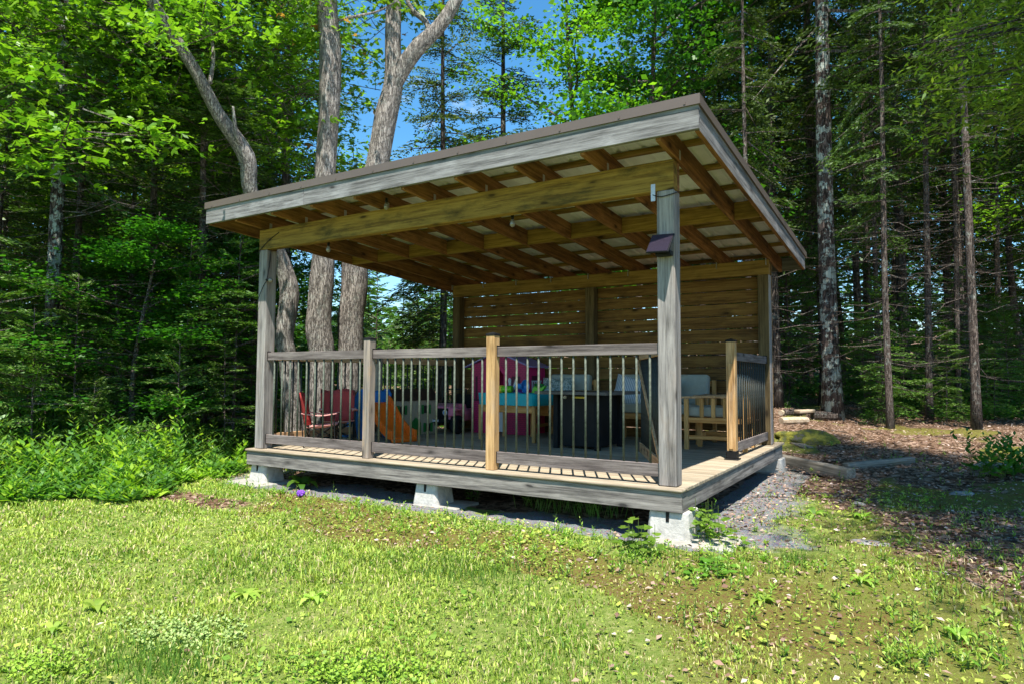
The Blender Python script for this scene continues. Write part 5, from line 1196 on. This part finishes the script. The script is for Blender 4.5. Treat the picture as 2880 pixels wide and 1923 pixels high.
x, y, z = G(1990, 1530); vine('lobed-leaf vine growing beside the front right pier on its right', x - .03, y + .10, z, 20, .34, .09, .06)
x, y, z = G(1795, 1560); vine('broad-leaved vine at the left foot of the front right pier', x, y, z, 12, .24, .08, .065)
x, y, z = G(2010, 1600); vine('low creeping vine in front of the slab at the front right pier', x, y, z, 10, .08, .10, .055)
for (u, v, h, lab) in ((1330 * 1, 1405, .22, 'thin grassy weed in front of the middle pier'), (1490, 1350 + 70, .16, 'leafy weed right of the middle pier'), (1960, 1400 + 60, .18, 'upright weed in the gravel beside the right deck corner')):
    x, y, z = G(u, v); leafy('weed_plant', lab, 'plant', x, y, z, 7, h, 8, .07, .25, (.08, .18, .02), (.16, .30, .04), .04)
# tall grass tufts along the deck edge
def tuft(label, x, y, z, n, h, spread):
    px_ = rs.randn(n) * spread; py_ = rs.randn(n) * spread * .6; a = rs.rand(n) * 6.28; hh = h * rs.uniform(.5, 1.1, n); P = np.stack([px_, py_, 0 * px_], 1)
    Dv = np.stack([np.cos(a) * .35, np.sin(a) * .35, np.ones(n)], 1); V, F = leaves(P, Dv, rnd(n), hh, np.full(n, .006), .3)
    o = quads('grass_tuft', V, F, tintcols(n, (.06, .16, .02), (.16, .28, .04)), M['grass']); o.location = (x, y, z); return tag(o, label, 'grass tuft')
for (u, v, n, h, s, lab) in ((1535, 1440, 70, .24, .12, 'tall grass tuft under the deck edge left of the front right pier'), (1665, 1455, 90, .26, .14, 'larger tall grass tuft nearest the front right pier on its left'), (1290, 1640 - 40, 900, .09, .30, 'brighter green grass clump in the lawn before the deck'), (440, 1870, 500, .09, .16, 'dense bright grass clump at the bottom left of the lawn'), (2240, 1590, 60, .12, .05, 'small grass tuft in the shade right of the pavilion')):
    x, y, z = G(u, v); tuft(lab, x, y, z, n, h, s)
# lawn weeds (rosettes)
for (u, v, L, lab) in ((270, 1720, .15, 'broad-leaved lawn weed at far lower left'), (690, 1680, .16, 'long-leaved lawn weed left of centre in the lawn'), (880, 1690, .14, 'lawn weed right beside the long-leaved one'), (150, 1780, .12, 'pale lawn weed near the lower left corner'), (2140, 1700, .12, 'bright lawn weed in the lower right foreground'), (2420, 1640, .13, 'pointed-leaf weed at the edge of the tree shade'), (2700, 1800, .12, 'yellow-green weed near the lower right corner'), (2290, 1450, .16, 'pointed-leaf weed in the shade right of the gravel'), (2425, 1460, .15, 'second pointed-leaf weed deeper in the shade at right'), (2330, 1400, .1, 'upright weed near the timber end')):
    x, y, z = G(u, v); rosette('lawn_weed', lab, 'plant', x, y, z, 9, L, .26, (.2, .36, .04), (.42, .54, .10), (.3, 1.3), 'broad-leaved weeds in the lawn')
items = []
for (cu, cv, su, sv, n, c) in ((880 * .613, 1790, 150, 45, 260, ((.25, .36, .10), (.40, .48, .18))), (2060, 1880, 200, 60, 0, None), (1990 - 10, 1900, 0, 0, 0, None), (120, 1890, 120, 40, 160, ((.2, .34, .03), (.3, .42, .05))), (1000 * 1.226 - 200, 1900, 170, 40, 260, ((.2, .34, .03), (.3, .42, .05)))):
    for _ in range(n):
        x, y, z = G(cu + rs.randn() * su * .6, min(1960, cv + rs.randn() * sv * .6)); items.append(stem_plant_arrays(x, y, z, rs.uniform(.02, .06), 4, .03, .8, .1, *c))
gather('lawn_weed_patch', items, 'patches of pale round-leaved weeds in the lawn', 'grass')
# dead stalks
def stalk(label, base, top, r, side=6, head=False):
    b = Vector(base); t = Vector(top) - b; m = MB(); n = 7; pts = [t * (k / n) + Vector((math.sin(k * 1.7) * .012, math.cos(k * 2.1) * .01, 0)) * (k > 0) for k in range(n + 1)]; m.tube(pts, [r * (1 - .8 * k / n) for k in range(n + 1)], 5)
    for k in range(side): q = t * rs.uniform(.35, .95); m.tube([q, q + Vector((rs.randn() * .05, rs.randn() * .05, rs.uniform(.01, .06)))], [.002, .0008], 3)
    o = m.build('dead_stalk', M['barkthin'], None, recalc=False); o.location = b
    if head:
        nn = 160; P = rnd(nn, .05) + np.array(t); Vv, F = leaves(P, rnd(nn), rnd(nn), np.full(nn, .035), np.full(nn, .02)); quads('seed_head', Vv, F, tintcols(nn, (.22, .08, .07), (.42, .22, .18)), M['litter'], o)
    return tag(o, label, 'stalk')
x, y, z = G(560, 1310); stalk('grey dead stalk leaning beside the front left pier at the wood edge', (x, y, z), at(610, 1120, math.hypot(x - CAM[0], y - CAM[1])), .007, 14)
x, y, z = G(0, 1330); stalk('dry reddish seed head on a leaning stalk at far left', (x, y, z), at(70, 1150, math.hypot(x - CAM[0], y - CAM[1])), .006, 3, True)
# timbers, boards, firewood, rocks
def beam_between(name, label, cat, a, b, w_, h, mat, group=None, lift=0):
    a = Vector(a); b = Vector(b); a.z += h / 2 - .03 + lift; b.z += h / 2 - .03 + lift; L = (b - a).length
    m = MB(); n = 12
    o = MB().box(-L / 2, L / 2, -w_ / 2, w_ / 2, -h / 2, h / 2).build(name, M[mat], None, .012, recalc=False); o.location = (a + b) / 2; o.rotation_mode = 'QUATERNION'; o.rotation_quaternion = (b - a).to_track_quat('X', 'Z'); return tag(o, label, cat, group)
beam_between('landscape_timber', 'weathered square timber running out from the back right corner of the deck', 'timber', G(2190, 1300), G(2395, 1345), .14, .14, 'timber')
beam_between('landscape_timber', 'darker timber at an angle beyond the first one', 'timber', G(2375, 1318), G(2565, 1300), .12, .10, 'timber')
beam_between('wooden_board', 'mossy board lying askew between the mossy rock and the timber', 'board', G(2218, 1240), G(2275, 1260), .16, .05, 'timber')
def log(label, a, b, r, mat='firewood'):
    a = Vector(a); b = Vector(b); a.z += r * .8; b.z += r * .8; o = MB().tube([a * 0, (b - a) * .5, b - a], [r, r * 1.04, r * .97], 9, flute=.1).build('firewood_log', M[mat], None, .006, recalc=False); o.location = a; return tag(o, label, 'log', 'split firewood beside the lichened trunk')
log('pale split log lying nearest the plank wall', G(2197, 1192), G(2270, 1190), .07)
log('round barked log reaching to the foot of the white-patched trunk', G(2285, 1180), G(2352, 1182), .09, 'barkthin')
log('short barked log behind the pale split one', G(2205, 1170), G(2255, 1168), .07, 'barkthin')
o = beam_between('firewood_plank', 'flat split piece lying on top of the firewood logs', 'log', G(2242, 1182), G(2285, 1180), .16, .06, 'firewood', None, .16)
log('small pale log end at the wall corner', G(2196, 1168), G(2212, 1168), .06)
def rock(name, label, cat, x, y, z, sx, sy, sz, mat, seed):
    import bmesh
    bm = bmesh.new(); bmesh.ops.create_icosphere(bm, subdivisions=4, radius=1)
    for v in bm.verts:
        n_ = mnoise.noise(v.co * 1.3 + Vector((seed, 0, 0))) * .35 + mnoise.noise(v.co * 4 + Vector((seed, 5, 0))) * .10; v.co *= 1 + n_; v.co = Vector((v.co.x * sx, v.co.y * sy, v.co.z * sz))
    me = bpy.data.meshes.new(name); bm.to_mesh(me); bm.free(); me.materials.append(M[mat]); me.shade_smooth(); o = bpy.data.objects.new(name, me); col.objects.link(o); o.location = (x, y, z); return tag(o, label, cat)
x, y, z = G(2270, 1238); rock('mossy_rock', 'low rock covered in yellow-green moss beside the plank wall', 'rock', x, y, z, .48, .3, .16, 'mossrock', 3)
x, y, z = G(2710, 1390); rock('stone', 'flat grey stone in the shade at right', 'stone', x, y, z, .11, .07, .03, 'stone', 5)
x, y, z = G(2440, 1525); rock('stone', 'flat stone half buried in the gravel edge at right', 'stone', x, y, z - .01, .16, .07, .025, 'stone', 8)
x, y, z = G(2415, 1415); rock('stone', 'small pale stone among the weeds in the shade', 'stone', x, y, z, .06, .04, .02, 'slab', 9)
x, y, z = G(2790, 1320); rock('tree_stump', 'low dark rotten stump by the bush at the right edge', 'stump', x, y, z, .22, .14, .09, 'timber', 12)
x, y, z = G(2850, 1345); leafy('bush', 'bright green leafy bush at the right edge', 'bush', x, y, z, 30, .42, 14, .13, .42, (.05, .17, .02), (.12, .28, .03), .2)
x, y, z = G(480, 1275); beam_between('fallen_log', 'grey fallen log half hidden in the weeds left of the pavilion', 'log', (x - .5, y - .15, z), (x + .6, y + .5, z + .02), .13, .12, 'timber')
